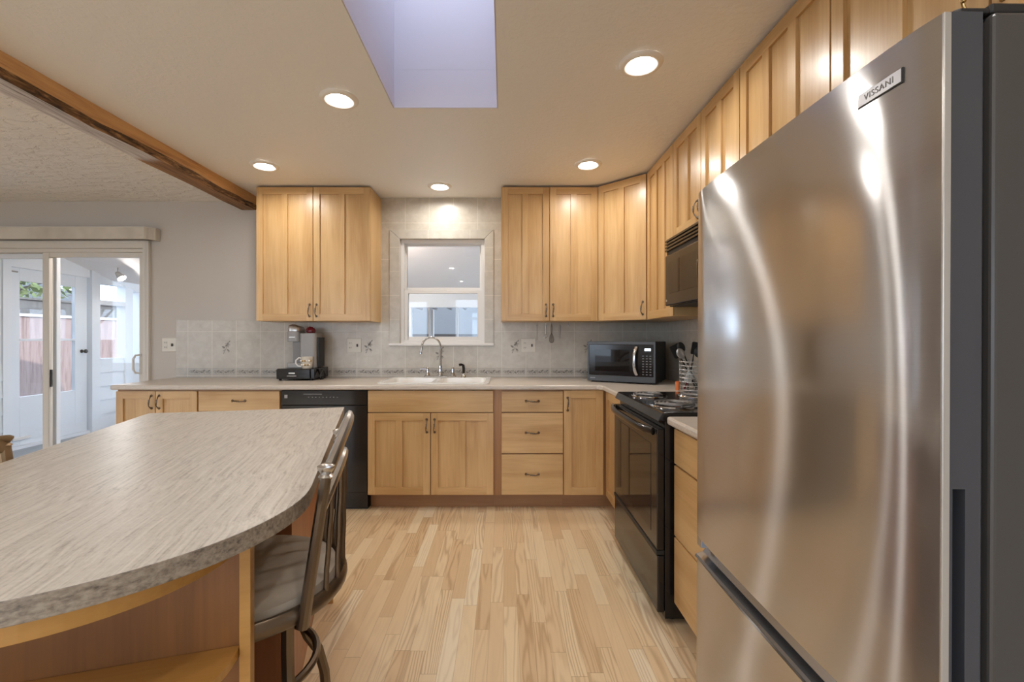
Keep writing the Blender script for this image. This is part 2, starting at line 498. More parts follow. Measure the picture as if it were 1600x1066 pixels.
    def mesh(s, name, mats, normals=True):
        me = bpy.data.meshes.new(name)
        me.from_pydata(s.v, [], s.f)
        for m_ in mats if isinstance(mats, (list, tuple)) else [mats]:
            me.materials.append(m_)
        me.polygons.foreach_set('material_index', s.mi)
        me.polygons.foreach_set('use_smooth', s.sm)
        me.update()
        if normals:
            bm = bmesh.new(); bm.from_mesh(me)
            bmesh.ops.remove_doubles(bm, verts=bm.verts, dist=1e-6)
            bmesh.ops.recalc_face_normals(bm, faces=bm.faces)
            for e in bm.edges:
                if len(e.link_faces) == 2 and e.calc_face_angle(0.0) > R(38):
                    e.smooth = False
            bm.to_mesh(me); bm.free()
        return me

def link(name, me, parent=None, bevel=0.0, seg=2, loc=None, rot=None):
    o = bpy.data.objects.new(name, me)
    COL.objects.link(o)
    if parent is not None:
        o.parent = parent
    if loc: o.location = loc
    if rot: o.rotation_euler = rot
    if bevel > 0:
        b = o.modifiers.new('edge', 'BEVEL')
        b.width = bevel; b.segments = seg; b.limit_method = 'ANGLE'; b.angle_limit = R(40)
    return o

def part(name, g, mats, parent, bevel=0.0, label=None, seg=2, loc=None, rot=None):
    o = link(name, g.mesh(name, mats), parent, bevel, seg, loc, rot)
    if label: o['label'] = label
    return o

def tag(o, label, cat, group=None, kind=None):
    o['label'] = label; o['category'] = cat; o['kind'] = kind or 'thing'
    if group: o['group'] = group
    return o

def thing(name, label, cat, loc=(0, 0, 0), rotz=0.0, group=None):
    o = bpy.data.objects.new(name, None)
    COL.objects.link(o)
    o.empty_display_size = 0.1
    o.location = loc; o.rotation_euler = (0, 0, rotz)
    return tag(o, label, cat, group)

def single(name, g, mats, label, cat, group=None, bevel=0.0, loc=None, rot=None):
    return tag(link(name, g.mesh(name, mats), None, bevel, 2, loc, rot), label, cat, group)

def struct(name, g, mats, bevel=0.0, parent=None, label=None):
    o = link(name, g.mesh(name, mats), parent, bevel)
    if parent is None:
        o['kind'] = 'structure'
    if label: o['label'] = label
    return o

def arc(c, r, a0, a1, n):
    return [(c[0] + r * math.cos(a0 + (a1 - a0) * i / n), c[1] + r * math.sin(a0 + (a1 - a0) * i / n)) for i in range(n + 1)]

def rrect(x0, x1, y0, y1, r, n=5):
    return arc((x1 - r, y1 - r), r, 0, PI / 2, n) + arc((x0 + r, y1 - r), r, PI / 2, PI, n) + arc((x0 + r, y0 + r), r, PI, 1.5 * PI, n) + arc((x1 - r, y0 + r), r, 1.5 * PI, 2 * PI, n)

# ------------------------------------------------------------------ the room
YB, XR, HC, HL = 3.878, 1.365, 2.468, 2.437     # rear (sink) wall, appliance wall, kitchen and dining ceilings
XL, YF = -6.3, -3.2                             # dining side wall, wall behind the viewer
T = 0.14
DX0, DX1, DZ = -4.95, -3.11, 2.03               # sliding door opening
WX0, WX1, WZ0, WZ1 = -0.8975, -0.166, 1.205, 2.11   # kitchen window opening

struct('floor', G().box(XL - T, XR + T, YF - T, YB + T, -0.06, 0.0), M['floor'])
g = G()
g.box(XL - T, DX0, YB, YB + T, 0, 2.75)
g.box(DX0, DX1, YB, YB + T, DZ, 2.75)
g.box(DX1, WX0, YB, YB + T, 0, 2.75)
g.box(WX0, WX1, YB, YB + T, 0, WZ0)
g.box(WX0, WX1, YB, YB + T, WZ1, 2.75)
g.box(WX1, XR + T, YB, YB + T, 0, 2.75)
struct('wall_back', g, M['wall'])
struct('wall_right', G().box(XR, XR + T, YF - T, YB, 0, 2.75), M['wall'])
g = G()                                          # dining side wall with a wide opening, enlarged to let in fill daylight
g.box(XL - T, XL, YF, -3.0, 0, 2.75).box(XL - T, XL, 0.6, YB, 0, 2.75)
g.box(XL - T, XL, -3.0, 0.6, 0, 0.30).box(XL - T, XL, -3.0, 0.6, 2.2, 2.75)
struct('wall_left', g, M['wall'])
g = G()                                          # wall behind the viewer with two openings, widened to let in fill daylight
g.box(XL - T, -4.6, YF - T, YF, 0, 2.75).box(-1.9, -1.2, YF - T, YF, 0, 2.75).box(0.6, XR + T, YF - T, YF, 0, 2.75)
g.box(-4.6, -1.9, YF - T, YF, 0, 0.25).box(-4.6, -1.9, YF - T, YF, 2.15, 2.75)
g.box(-1.2, 0.6, YF - T, YF, 2.2, 2.75).box(-1.2, 0.6, YF - T, YF, 0, 0.05)
struct('wall_front', g, M['wall'])

SKX0, SKX1, SKY0, SKY1 = -0.582, -0.030, 1.25, 2.363
BX0, BX1, BZ = -2.277, -2.118, 2.362
g = G()
g.box(BX1, SKX0, YF, YB, HC, HC + 0.2).box(SKX1, XR, YF, YB, HC, HC + 0.2)
g.box(SKX0, SKX1, YF, SKY0, HC, HC + 0.2).box(SKX0, SKX1, SKY1, YB, HC, HC + 0.2)
struct('ceiling', g, M['ceil'])
struct('ceiling_dining', G().box(XL, BX0, YF, YB, HL, HL + 0.2), M['ceil_l'])
g = G()
zt = 3.55
a_, b_, c_, d_ = SKX0 + 0.001, SKX1 - 0.001, SKY0 + 0.001, SKY1 - 0.001
for z0_, z1_, o_ in ((HC + 0.0005, HC + 0.2, 0.0), (HC + 0.2005, zt, 0.04)):
    i_ = 0.004
    g.box(a_ - o_, a_ + i_, c_ - o_, d_ + o_, z0_, z1_).box(b_ - i_, b_ + o_, c_ - o_, d_ + o_, z0_, z1_)
    g.box(a_ + i_, b_ - i_, c_ - o_, c_ + i_, z0_, z1_).box(a_ + i_, b_ - i_, d_ - i_, d_ + o_, z0_, z1_)
struct('ceiling_skylight_shaft', g, M['shaft'])
g = G().box(SKX0 - 0.03, SKX1 + 0.03, SKY0 - 0.03, SKY1 + 0.03, zt + 0.001, zt + 0.01)
struct('window_1', g, M['glass'])

# rough beam between the two ceilings
g = G()
ny = 70
ys = [YF + (YB - 0.002 - YF) * i / ny for i in range(ny + 1)]
rng = random.Random(3)
w1 = [0.006 * math.sin(i * 0.55) + rng.uniform(-0.004, 0.004) for i in range(ny + 1)]
w2 = [0.005 * math.sin(i * 0.8 + 1) + rng.uniform(-0.003, 0.003) for i in range(ny + 1)]
sec = []
for i, y in enumerate(ys):
    sec.append([(BX0, y, HC + 0.05), (BX0 + 0.002, y, BZ + 0.012 + w2[i] * 0.5), (BX0 + 0.014 + w2[i], y, BZ), (BX1 - 0.030 + w1[i], y, BZ + w1[i] * 0.3), (BX1 - 0.006, y, BZ + 0.022 + w1[i]), (BX1, y, BZ + 0.030 + w1[i]), (BX1, y, HC + 0.05)])
mi = [0, 1, 2, 1, 1, 0]
for k in range(6):
    vs = [sec[i][k] for i in range(ny + 1)] + [sec[i][k + 1] for i in range(ny + 1)]
    g.add(vs, [(i, i + 1, ny + 2 + i, ny + 1 + i) for i in range(ny)], mi[k])
g.add(sec[0], [tuple(range(7))], 0); g.add(sec[-1], [tuple(range(6, -1, -1))], 0)
o = struct('ceiling_beam', g, [M['beam'] if 'beam' in M else beam_mat(), beam_edge_mat(), beam_under_mat()])

# ------------------------------------------------------------------ tiled splashback
YT = YB - 0.008
g = G()
g.box(-2.830, -1.064, YT, YB - 0.0005, 0.997, 1.41)
g.box(-1.064, -0.985, YT, YB - 0.0005, 0.997, HC)
g.box(-0.985, -0.088, YT, YB - 0.0005, 2.190, HC)
g.box(-0.985, -0.088, YT, YB - 0.0005, 0.997, WZ0 - 0.018)
g.box(-0.088, -0.010, YT, YB - 0.0005, 0.997, HC)
g.box(-0.010, XR - 0.001, YT, YB - 0.0005, 0.997, 1.41)
g.box(XR - 0.008, XR - 0.0005, 1.42, YT, 0.92, 1.46, mi=3)
def leaf(cx, cz, L, W, a, mi):
    ca, sa = math.cos(a), math.sin(a)
    pts = [(0, 0), (0.3 * L, W / 2), (0.65 * L, W * 0.42), (L, 0), (0.65 * L, -W * 0.42), (0.3 * L, -W / 2)]
    vs = [(cx + ca * p - sa * q, YT - 0.0006, cz + sa * p + ca * q) for p, q in pts]
    g.add(vs, [tuple(range(5, -1, -1))], mi)
def line(pts, w, mi):
    for (x0, z0), (x1, z1) in zip(pts, pts[1:]):
        dx, dz = x1 - x0, z1 - z0
        l = math.hypot(dx, dz) or 1
        nx, nz = -dz / l * w / 2, dx / l * w / 2
        g.add([(x0 + nx, YT - 0.0006, z0 + nz), (x0 - nx, YT - 0.0006, z0 - nz), (x1 - nx, YT - 0.0006, z1 - nz), (x1 + nx, YT - 0.0006, z1 + nz)], [(0, 1, 2, 3)], mi)
def flower(cx, cz, k):
    rg = random.Random(k)
    line([(cx - 0.028, cz - 0.055), (cx - 0.008, cz - 0.02), (cx, cz + 0.005), (cx + 0.02, cz + 0.045)], 0.0028, 1)
    line([(cx + 0.02, cz - 0.05), (cx, cz - 0.015)], 0.0025, 1)
    for a in range(5):
        leaf(cx + 0.008, cz + 0.018, 0.026, 0.014, a * 1.256 + rg.uniform(-.3, .3), 1 if a % 2 else 2)
    leaf(cx - 0.012, cz - 0.01, 0.036, 0.017, 2.6, 1); leaf(cx - 0.006, cz - 0.022, 0.034, 0.014, 3.6, 2)
    leaf(cx + 0.002, cz - 0.018, 0.034, 0.013, -0.7, 1); leaf(cx + 0.018, cz + 0.04, 0.022, 0.010, 0.9, 1)
    leaf(cx - 0.020, cz - 0.042, 0.022, 0.010, -2.0, 2)
for k, (fx, fz) in enumerate(((-2.393, 1.177), (-1.163, 1.183), (0.100, 1.183), (-0.548, 1.125), (0.730, 1.187))):
    flower(fx, fz, k)
struct('backsplash', g, [M['tile'], M['sketch'], M['sketch_lt'], M['tile_y']])

g = G()
g.box(-2.830, XR - 0.009, YT - 0.002, YB - 0.0005, 0.9165, 0.9965)
YT_ = YT; YT = YT - 0.002
xx = -0.0166 - 0.2085 * 13
rg = random.Random(5)
while xx < XR - 0.05:
    x0 = xx
    n_ = 8
    for i in range(n_):
        cx = x0 + 0.02 + i * 0.0215
        if cx < -2.78 or cx > XR - 0.05: continue
        a = 0.5 if i % 2 else -0.5
        leaf(cx, 0.965, 0.030, 0.013, a + rg.uniform(-.2, .2), 1 if i % 3 else 2)
        leaf(cx + 0.006, 0.962, 0.024, 0.010, -a * 1.6 + rg.uniform(-.2, .2), 2)
    if x0 > -2.78 and x0 < XR - 0.25:
        line([(x0 + 0.01 + 0.19 * t / 12, 0.964 + 0.011 * math.sin(t * 1.57)) for t in range(13)], 0.003, 1)
        for zz in (0.990, 0.936):
            line([(x0 + 0.004, zz), (x0 + 0.204, zz)], 0.0018, 2)
    xx += 0.2085
YT = YT_
struct('trim_1', g, [M['listello'], M['sketch'], M['sketch_lt']])

# mitred border tiles round the window
g = G()
xo0, xo1, zo = -0.985, -0.088, 2.190
yb0, yb1 = YB - 0.016, YB - 0.0005
def ring_piece(poly):
    n_ = len(poly)
    g.add([(x, yb0, z) for x, z in poly] + [(x, yb1, z) for x, z in poly], [tuple(range(n_)), tuple(range(2 * n_ - 1, n_ - 1, -1))] + [(i, (i + 1) % n_, n_ + (i + 1) % n_, n_ + i) for i in range(n_)])
ring_piece([(xo0, WZ0 - 0.016), (WX0 - 0.001, WZ0 - 0.016), (WX0 - 0.001, WZ1 + 0.001), (xo0, zo)])
ring_piece([(WX1 + 0.001, WZ0 - 0.016), (xo1, WZ0 - 0.016), (xo1, zo), (WX1 + 0.001, WZ1 + 0.001)])
ring_piece([(xo0 + 0.002, zo), (WX0, WZ1 + 0.002), (WX1, WZ1 + 0.002), (xo1 - 0.002, zo)])
struct('trim_2', g, M['tile_border'], 0.002)

# ------------------------------------------------------------------ kitchen window (single hung)
win = bpy.data.objects.new('window_2', None); COL.objects.link(win)
win.location = ((WX0 + WX1) / 2, YB + 0.07, WZ0); win['kind'] = 'structure'
cx = (WX0 + WX1) / 2
hw = (WX1 - WX0) / 2
hh = WZ1 - WZ0
def frame_box(g, x0, x1, z0, z1, w, y0, y1, wt=None, wb=None):
    wt = w if wt is None else wt; wb = w if wb is None else wb
    g.box(x0, x0 + w, y0, y1, z0, z1).box(x1 - w, x1, y0, y1, z0, z1)
    g.box(x0 + w, x1 - w, y0, y1, z1 - wt, z1).box(x0 + w, x1 - w, y0, y1, z0, z0 + wb)
    return g
part('frame', frame_box(G(), -hw, hw, 0, hh, 0.030, -0.045, 0.06), M['white'], win, 0.002)
zm = 0.455
part('upper_sash', frame_box(G(), -hw + 0.028, hw - 0.028, zm - 0.01, hh - 0.028, 0.016, 0.012, 0.04, 0.014, 0.05), M['white'], win, 0.002)
part('lower_sash', frame_box(G(), -hw + 0.028, hw - 0.028, 0.028, zm + 0.012, 0.034, -0.03, 0.004, 0.026, 0.034), M['white'], win, 0.002)
part('pane', G().box(-hw + 0.043, hw - 0.043, 0.024, 0.028, zm + 0.038, hh - 0.041), M['glass'], win)
part('pane', G().box(-hw + 0.061, hw - 0.061, -0.016, -0.012, 0.061, zm - 0.013), M['glass'], win)
part('sash_lock', G().box(-0.035, 0.035, -0.028, -0.005, zm + 0.012, zm + 0.022), M['white'], win, 0.003)
struct('trim_3', G().box(xo0 - 0.004, xo1 + 0.004, YB - 0.035, YB + 0.03, WZ0 - 0.016, WZ0 + 0.004), M['white'], 0.003)

# ------------------------------------------------------------------ sliding patio door
sd = bpy.data.objects.new('door_1', None); COL.objects.link(sd)
sd.location = (DX0, YB, 0); sd['kind'] = 'structure'
W_ = DX1 - DX0
g = G()
g.box(-0.03, 0.035, -0.0, T, 0, DZ - 0.001).box(W_ - 0.012, W_ + 0.0, -0.0, T, 0, DZ - 0.001).box(0.035, W_ - 0.012, 0, T, DZ - 0.03, DZ - 0.001)
g.box(0.035, W_ - 0.012, 0.0, T, 0.001, 0.03)
part('frame', g, M['trim'], sd, 0.002)
def sash(name, x0, x1, y0, y1, m, lst, rst):
    s_ = G()
    z0, z1 = 0.031, DZ - 0.031
    s_.box(x0, x0 + lst, y0, y1, z0, z1).box(x1 - rst, x1, y0, y1, z0, z1)
    s_.box(x0 + lst, x1 - rst, y0, y1, z1 - 0.042, z1).box(x0 + lst, x1 - rst, y0, y1, z0, z0 + 0.09)
    p_ = part(name, s_, m, sd, 0.003)
    part('pane', G().box(x0 + lst - 0.004, x1 - rst + 0.004, (y0 + y1) / 2 - 0.003, (y0 + y1) / 2 + 0.003, z0 + 0.086, z1 - 0.038), M['glass'], p_)
    return p_
s1 = sash('sliding_sash', DX0 * 0 + (-4.005 - DX0), W_ - 0.012, 0.012, 0.048, M['trim'], 0.056, 0.040)
s2 = sash('fixed_sash', 0.036, (-3.945 - DX0), 0.075, 0.112, M['white_cool'], 0.05, 0.085)
g = G()
xh = W_ - 0.035
g.tube([(xh, 0.012, 0.95), (xh - 0.028, -0.018, 0.955), (xh - 0.036, -0.032, 0.985), (xh - 0.036, -0.032, 1.075), (xh - 0.028, -0.018, 1.105), (xh, 0.012, 1.11)], 0.009, 10)
part('handle', g, M['white'], s1)
part('latch', G().box(-4.005 - DX0 + 0.0555, -4.005 - DX0 + 0.066, 0.02, 0.036, 0.83, 0.98), M['black_matte'], s1, 0.002)
# casing round the opening
g = G()
cw = 0.058
g.box(DX1, DX1 + cw, YB - 0.022, YB - 0.0005, 0, DZ + 0.06).box(DX0 - cw, DX0, YB - 0.022, YB - 0.0005, 0, DZ + 0.06).box(DX0, DX1, YB - 0.022, YB - 0.0005, DZ, DZ + 0.06)
g.box(DX1 + cw * 0.62, DX1 + cw, YB - 0.03, YB - 0.022, 0, DZ + 0.06).box(DX0 - cw, DX1 + cw * 0.62, YB - 0.03, YB - 0.022, DZ + 0.04, DZ + 0.06)
struct('trim_4', g, M['trim'], 0.003)

# valance over the door
va = thing('valance', 'long cream fabric-covered valance board above the sliding patio door', 'valance', (-4.0, YB, 2.09))
v0, v1 = -5.3 + 4.0, -2.972 + 4.0
pts = [(v0, -0.001), (v0, -0.11), (v1 - 0.055, -0.11), (v1, -0.055), (v1, -0.001), (v1 - 0.012, -0.001), (v1 - 0.012, -0.05), (v1 - 0.06, -0.098), (v0 + 0.012, -0.098), (v0 + 0.012, -0.001)]
g = G().holed(pts, [], 0.0, 0.098)
part('board', g, M['valance'], va, 0.002)
part('top', G().prism([(v0, -0.001), (v0, -0.11), (v1 - 0.055, -0.11), (v1, -0.055), (v1, -0.001)], 0.0985, 0.104), M['trim'], va)
part('headrail', G().box(v0 + 0.03, v1 - 0.08, -0.07, -0.03, 0.03, 0.09), M['trim'], va)

# ------------------------------------------------------------------ downlights
DL = [(0.606, 1.977, 'recessed downlight nearest the refrigerator, largest in view'),
      (-0.833, 2.269, 'recessed downlight just beside the skylight opening'),
      (-1.679, 3.146, 'recessed downlight close to the rough wooden beam'),
      (-0.510, 3.571, 'recessed downlight directly above the kitchen window'),
      (0.589, 3.123, 'recessed downlight before the double upper cabinet and corner cabinet')]
DL_FILL = [(-0.9, 0.2, 'added unseen fill downlight over the round end of the island'), (0.35, 0.2, 'added unseen fill downlight above the open floor behind the refrigerator'),
       (-0.9, -1.6, 'added unseen fill downlight far behind the island'), (0.5, -1.6, 'added unseen fill downlight by the wall opposite the sink')]  # out-of-view fill lights added to brighten the room evenly
def downlight(x, y, lab, strength=True):
    t = thing('downlight', lab, 'downlight', (x, y, HC), 0, 'recessed ceiling downlights')
    part('trim_ring', G().lathe([(0.051, -0.0015), (0.056, -0.006), (0.070, -0.0135), (0.080, -0.0135), (0.092, -0.007), (0.095, -0.0005)], seg=40, cap=False), M['lamp_trim'], t)
    part('lens', G().lathe([(0.001, -0.006), (0.038, -0.005), (0.0512, -0.002)], seg=40, cap=False), M['lamp'], t)
    return t
for d in DL: downlight(*d)
for d in DL_FILL: downlight(*d)

dl = thing('dining_fill_lamp', 'added unseen fill lamp, round and flush, over the dining side of the room', 'ceiling lamp', (-4.2, 0.3, HL))  # made-up lamp out of view, added to brighten the dining side
part('rim', G().lathe([(0.10, 0.0), (0.17, -0.005), (0.17, -0.03), (0.15, -0.035)], seg=32, cap=False), M['lamp_trim'], dl)
part('diffuser', G().lathe([(0.15, -0.034), (0.10, -0.065), (0.001, -0.08)], seg=32, cap=False), emit('dining_fill_diffuser', (1.0, 0.93, 0.84), 16.0), dl)

# ------------------------------------------------------------------ cabinet pieces
def handle_mesh(vertical=True):
    g = G()
    n_ = 17
    pts, rr = [], []
    for i in range(n_):
        t = -1 + 2 * i / (n_ - 1)
        out = -0.006 - 0.022 * (1 - abs(t) ** 2.6)
        wob = 0.0035 * math.sin(t * PI)
        pts.append((wob, out, t * 0.046))
        rr.append(0.0032 + 0.0028 * math.exp(-(t / 0.22) ** 2) + 0.0018 * math.exp(-((abs(t) - 1) / 0.2) ** 2))
    g.tube(pts, rr, 8)
    for e in (-1, 1):
        g.lathe([(0.0095, 0.0), (0.0095, 0.002), (0.006, 0.006), (0.004, 0.009)], (0, -0.0, e * 0.046), 12, axis='y')
        # lathe grows along +y; mirror to -y
    for i in range(len(g.v)):
        x, y, z = g.v[i]
        if y > 0: g.v[i] = (x, -y, z)
    g.ball((0, -0.028, 0.013), 0.0052); g.ball((0, -0.028, -0.013), 0.0052)
    if not vertical:
        g.xf(Matrix.Rotation(R(90), 4, 'Y'))
    return g
HM = {True: handle_mesh(True).mesh('pull_upright', M['pewter']), False: handle_mesh(False).mesh('pull_level', M['pewter'])}
HMB = handle_mesh(True).mesh('pull_brass', M['brass'])

def put_handle(parent, x, y, z, vertical=True, brass=False):
    o = bpy.data.objects.new('handle', HMB if brass else HM[vertical])
    COL.objects.link(o); o.parent = parent; o.location = (x, y, z)
    return o

def door(parent, x0, x1, z0, z1, panels=2, hx=None, hz=None, name='door', brass=False, sw=0.050, rail=0.055, mid=0.047):
    """frame-and-panel door, front face at local y = -0.02; hx 'L' or 'R' is the pull's stile"""
    g = G()
    yf, yb = -0.020, -0.001
    xc = (x0 + x1) / 2
    a, b = x0 - xc, x1 - xc
    g.box(a, a + sw, yf, yb, z0, z1).box(b - sw, b, yf, yb, z0, z1)
    g.box(a + sw, b - sw, yf, yb, z1 - rail, z1, 1).box(a + sw, b - sw, yf, yb, z0, z0 + rail, 1)
    inner = (b - a) - 2 * sw
    pw = (inner - mid * (panels - 1)) / panels
    for k in range(panels):
        px0 = a + sw + k * (pw + mid)
        g.box(px0 - 0.001, px0 + pw + 0.001, yf + 0.011, yb - 0.002, z0 + rail - 0.001, z1 - rail + 0.001)
        if k:
            g.box(px0 - mid, px0, yf, yb, z0 + rail, z1 - rail)
    d = link(name, g.mesh(name, [M['maple'], M['maple_h']]), parent, 0.0010, 2, (xc, 0, 0))
    if hx:
        xs = (a + sw * 0.5) if hx == 'L' else (b - sw * 0.5)
        put_handle(d, xs, yf, hz, True, brass)
    return d

def drawer(parent, x0, x1, z0, z1, handle=True, name='drawer', off=0.0):
    xc, zc = (x0 + x1) / 2, (z0 + z1) / 2
    hw_, hz_ = (x1 - x0) / 2, (z1 - z0) / 2
    d = link(name, G().box(-hw_, hw_, -0.020, -0.001, -hz_, hz_).mesh(name, M['maple_h']), parent, 0.003, 2, (xc, 0, zc))
    if handle:
        put_handle(d, off, -0.020, 0.004, False)
    return d

def cab(name, label, loc, rotz, W, D, z0, z1, group=None, kick=False, side=None):
    t = thing(name, label, 'cabinet', loc, rotz, group)
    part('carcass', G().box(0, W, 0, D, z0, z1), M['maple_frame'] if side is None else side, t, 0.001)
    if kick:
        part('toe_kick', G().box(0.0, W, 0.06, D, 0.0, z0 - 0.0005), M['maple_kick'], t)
    return t

# ---- base run along the sink wall (door faces at y = 3.258)
YC = 3.278
DB = YB - YC - 0.002
ZB0, ZB1 = 0.105, 0.8795
def hollow(t, W, D, z0, z1):
    old = [c for c in t.children if c.name.startswith('carcass')][0]
    bpy.data.objects.remove(old)
    g = G()
    g.box(0, 0.018, 0, D, z0, z1).box(W - 0.018, W, 0, D, z0, z1).box(0.018, W - 0.018, D - 0.012, D, z0, z1).box(0.018, W - 0.018, 0, D - 0.012, z0, z0 + 0.018)
    g.box(0.018, W - 0.018, 0, 0.012, 0.70, 0.86).box(W / 2 - 0.03, W / 2 + 0.03, 0, 0.012, z0 + 0.018, 0.70)
    part('carcass', g, M['maple_frame'], t)
def base(label, x0, x1):
    return cab('base_cabinet', label, (x0, YC, 0), 0, x1 - x0, DB, ZB0, ZB1, 'base cabinets', True)
b1 = base('two-door maple base cabinet at the open end of the worktop by the patio door', -2.824, -2.228)
door(b1, 0.004, 0.288, 0.114, 0.868, 1, 'R', 0.79)
door(b1, 0.293, 0.592, 0.114, 0.868, 1, 'L', 0.79)
b2 = base('maple base cabinet with a wide drawer between the end cabinet and the dishwasher', -2.2275, -1.627)
drawer(b2, 0.006, 0.597, 0.722, 0.868)
drawer(b2, 0.006, 0.597, 0.420, 0.714); drawer(b2, 0.006, 0.597, 0.116, 0.412)
b3 = base('maple sink cabinet with a false front and two doors below the sink', -0.990, -0.072)
hollow(b3, 0.918, DB, ZB0, ZB1)
drawer(b3, 0.002, 0.915, 0.716, 0.873, False, 'false_front')
door(b3, 0.002, 0.455, 0.115, 0.709, 2, 'R', 0.617)
door(b3, 0.462, 0.915, 0.115, 0.709, 2, 'L', 0.617)
b4 = base('stack of three maple drawers just beyond the sink cabinet', -0.0715, 0.434)
drawer(b4, 0.056, 0.503, 0.718, 0.868)
drawer(b4, 0.056, 0.503, 0.4175, 0.709); drawer(b4, 0.056, 0.503, 0.115, 0.408)
# corner unit
b5 = thing('base_cabinet', 'L-shaped corner base cabinet with two narrow maple doors beside the stove', 'cabinet', (0.4345, YC, 0), 0, 'base cabinets')
XC5 = 0.760 - 0.4345
g = G().prism([(0, 0), (XC5, 0), (XC5, 2.742 - YC), (XR - 0.4345 - 0.009, 2.742 - YC), (XR - 0.4345 - 0.009, DB), (0, DB)], ZB0, ZB1)
part('carcass', g, M['maple_frame'], b5, 0.001)
part('toe_kick', G().prism([(0, 0.06), (XC5 + 0.06, 0.06), (XC5 + 0.06, 2.745 - YC), (XR - 0.4345 - 0.01, 2.745 - YC), (XR - 0.4345 - 0.01, DB), (0, DB)], 0, ZB0 - 0.0005), M['maple_kick'], b5)
door(b5, 0.003, XC5 - 0.035, 0.114, 0.873, 1, 'L', 0.775, sw=0.056)
d_ = door(b5, 0.0, 0.480, 0.114, 0.873, 1, 'R', 0.73, sw=0.056)
d_.rotation_euler = (0, 0, R(-90)); d_.location = (XC5, -0.035 - 0.24, 0)
# drawers beyond the stove
b6 = cab('base_cabinet', 'three-drawer maple base cabinet squeezed between the stove and the refrigerator', (0.760, 1.950, 0), R(-90), 0.585, XR - 0.760 - 0.002, ZB0, ZB1, 'base cabinets', True)
for z0_, z1_ in ((0.712, 0.864), (0.400, 0.704), (0.107, 0.392)):
    drawer(b6, 0.004, 0.581, z0_, z1_, off=0.07)

# ---- upper cabinets
ZU0, ZU1, DU = 1.390, 2.4565, 0.300
YU = 3.573
def upper(label, loc, rotz, W, D=DU, z0=ZU0, side=None):
    return cab('upper_cabinet', label, loc, rotz, W, D, z0, ZU1, 'upper cabinets', False, M['maple_side'] if side is None else side)
u1 = upper('two-door maple upper cabinet hung above the coffee maker, next to the beam', (-1.965, YU, 0), 0, 0.905)
door(u1, 0.003, 0.450, ZU0 + 0.002, ZU1 - 0.004, 2, 'R', 1.475); door(u1, 0.455, 0.902, ZU0 + 0.002, ZU1 - 0.004, 2, 'L', 1.475)
u2 = upper('two-door maple upper cabinet between the window and the corner, gadgets below', (-0.020, YU, 0), 0, 0.768)
door(u2, 0.003, 0.381, ZU0 + 0.002, ZU1 - 0.004, 2, 'R', 1.475); door(u2, 0.387, 0.765, ZU0 + 0.002, ZU1 - 0.004, 2, 'L', 1.475)
# diagonal corner cabinet
XU = 1.060                      # carcass front plane of the right-hand run
u3 = thing('upper_cabinet', 'diagonal corner upper cabinet with one maple door above the black microwave', 'cabinet', (0.7485, YU, 0), R(-45), 'upper cabinets')
ca = math.cos(R(45))
def to_l(x, y):
    dx, dy = x - 0.7485, y - YU
    return (dx * ca - dy * ca, dx * ca + dy * ca)
dx_ = XU - 0.7485
g = G().prism([to_l(0.7485, YU), to_l(XU, YU - dx_), to_l(XR - 0.003, YU - dx_), to_l(XR - 0.003, YB - 0.003), to_l(0.7485, YB - 0.003)], ZU0, ZU1)
part('carcass', g, M['maple_side'], u3)
wd = dx_ * math.sqrt(2)
door(u3, 0.019, wd - 0.016, ZU0 + 0.002, ZU1 - 0.004, 2, 'R', 1.475)
# run over the stove wall; local x runs from the corner towards the viewer
YD = YU - dx_
def upper_r(label, ya, yb_, z0=ZU0):
    return upper(label, (XU, ya, 0), R(-90), ya - yb_, XR - XU - 0.003, z0)
u4 = upper_r('narrow three-panel upper cabinet between the corner cabinet and the over-range microwave', YD - 0.001, 2.752)
door(u4, 0.016, YD - 2.752 - 0.004, ZU0 + 0.002, ZU1 - 0.004, 3, None)
u5 = upper_r('short two-door upper cabinet directly over the over-range microwave', 2.751, 1.977, 1.862)
door(u5, 0.003, 0.384, 1.864, ZU1 - 0.004, 2, 'R', 1.945); door(u5, 0.390, 0.771, 1.864, ZU1 - 0.004, 2, 'L', 1.945)
u6 = upper_r('three-panel upper cabinet over the drawers between microwave and refrigerator', 1.976, 1.427)
door(u6, 0.003, 0.546, ZU0 + 0.002, ZU1 - 0.004, 3, None)
u7 = upper_r('wide two-door upper cabinet with brass pulls above the refrigerator', 1.426, 0.490, 1.86)
door(u7, 0.003, 0.465, 1.862, ZU1 - 0.004, 2, 'R', 2.012, brass=True); door(u7, 0.471, 0.933, 1.862, ZU1 - 0.004, 2, 'L', 2.012, brass=True)

# ------------------------------------------------------------------ worktops
ZW0, ZW1 = 0.8805, 0.9155
SX0, SX1, SY0, SY1 = -0.938, -0.108, 3.272, 3.800          # sink cut-out outline
wt = thing('worktop', 'long beige laminate worktop holding the sink, coffee maker and black microwave', 'worktop', (0, 3.55, 0))
oy = -3.55
outer = [(-2.840, 3.228), (0.675, 3.228), (0.708, 3.195), (0.708, 2.741), (XR - 0.010, 2.741), (XR - 0.010, YT - 0.003), (-2.840, YT - 0.003)]
outer = [(x, y + oy) for x, y in outer]
hole = [(SX0 + 0.02, SY0 + 0.02 + oy), (SX1 - 0.02, SY0 + 0.02 + oy), (SX1 - 0.02, SY1 - 0.02 + oy), (SX0 + 0.02, SY1 - 0.02 + oy)]
part('slab', G().holed(outer, [hole], ZW0, ZW1), M['worktop'], wt, 0.010, seg=3)
g = G().box(0.708, XR - 0.010, 1.366, 1.949, ZW0, ZW1)
single('worktop', g, M['worktop'], 'short beige laminate worktop between the stove and the refrigerator', 'worktop', None, 0.010)

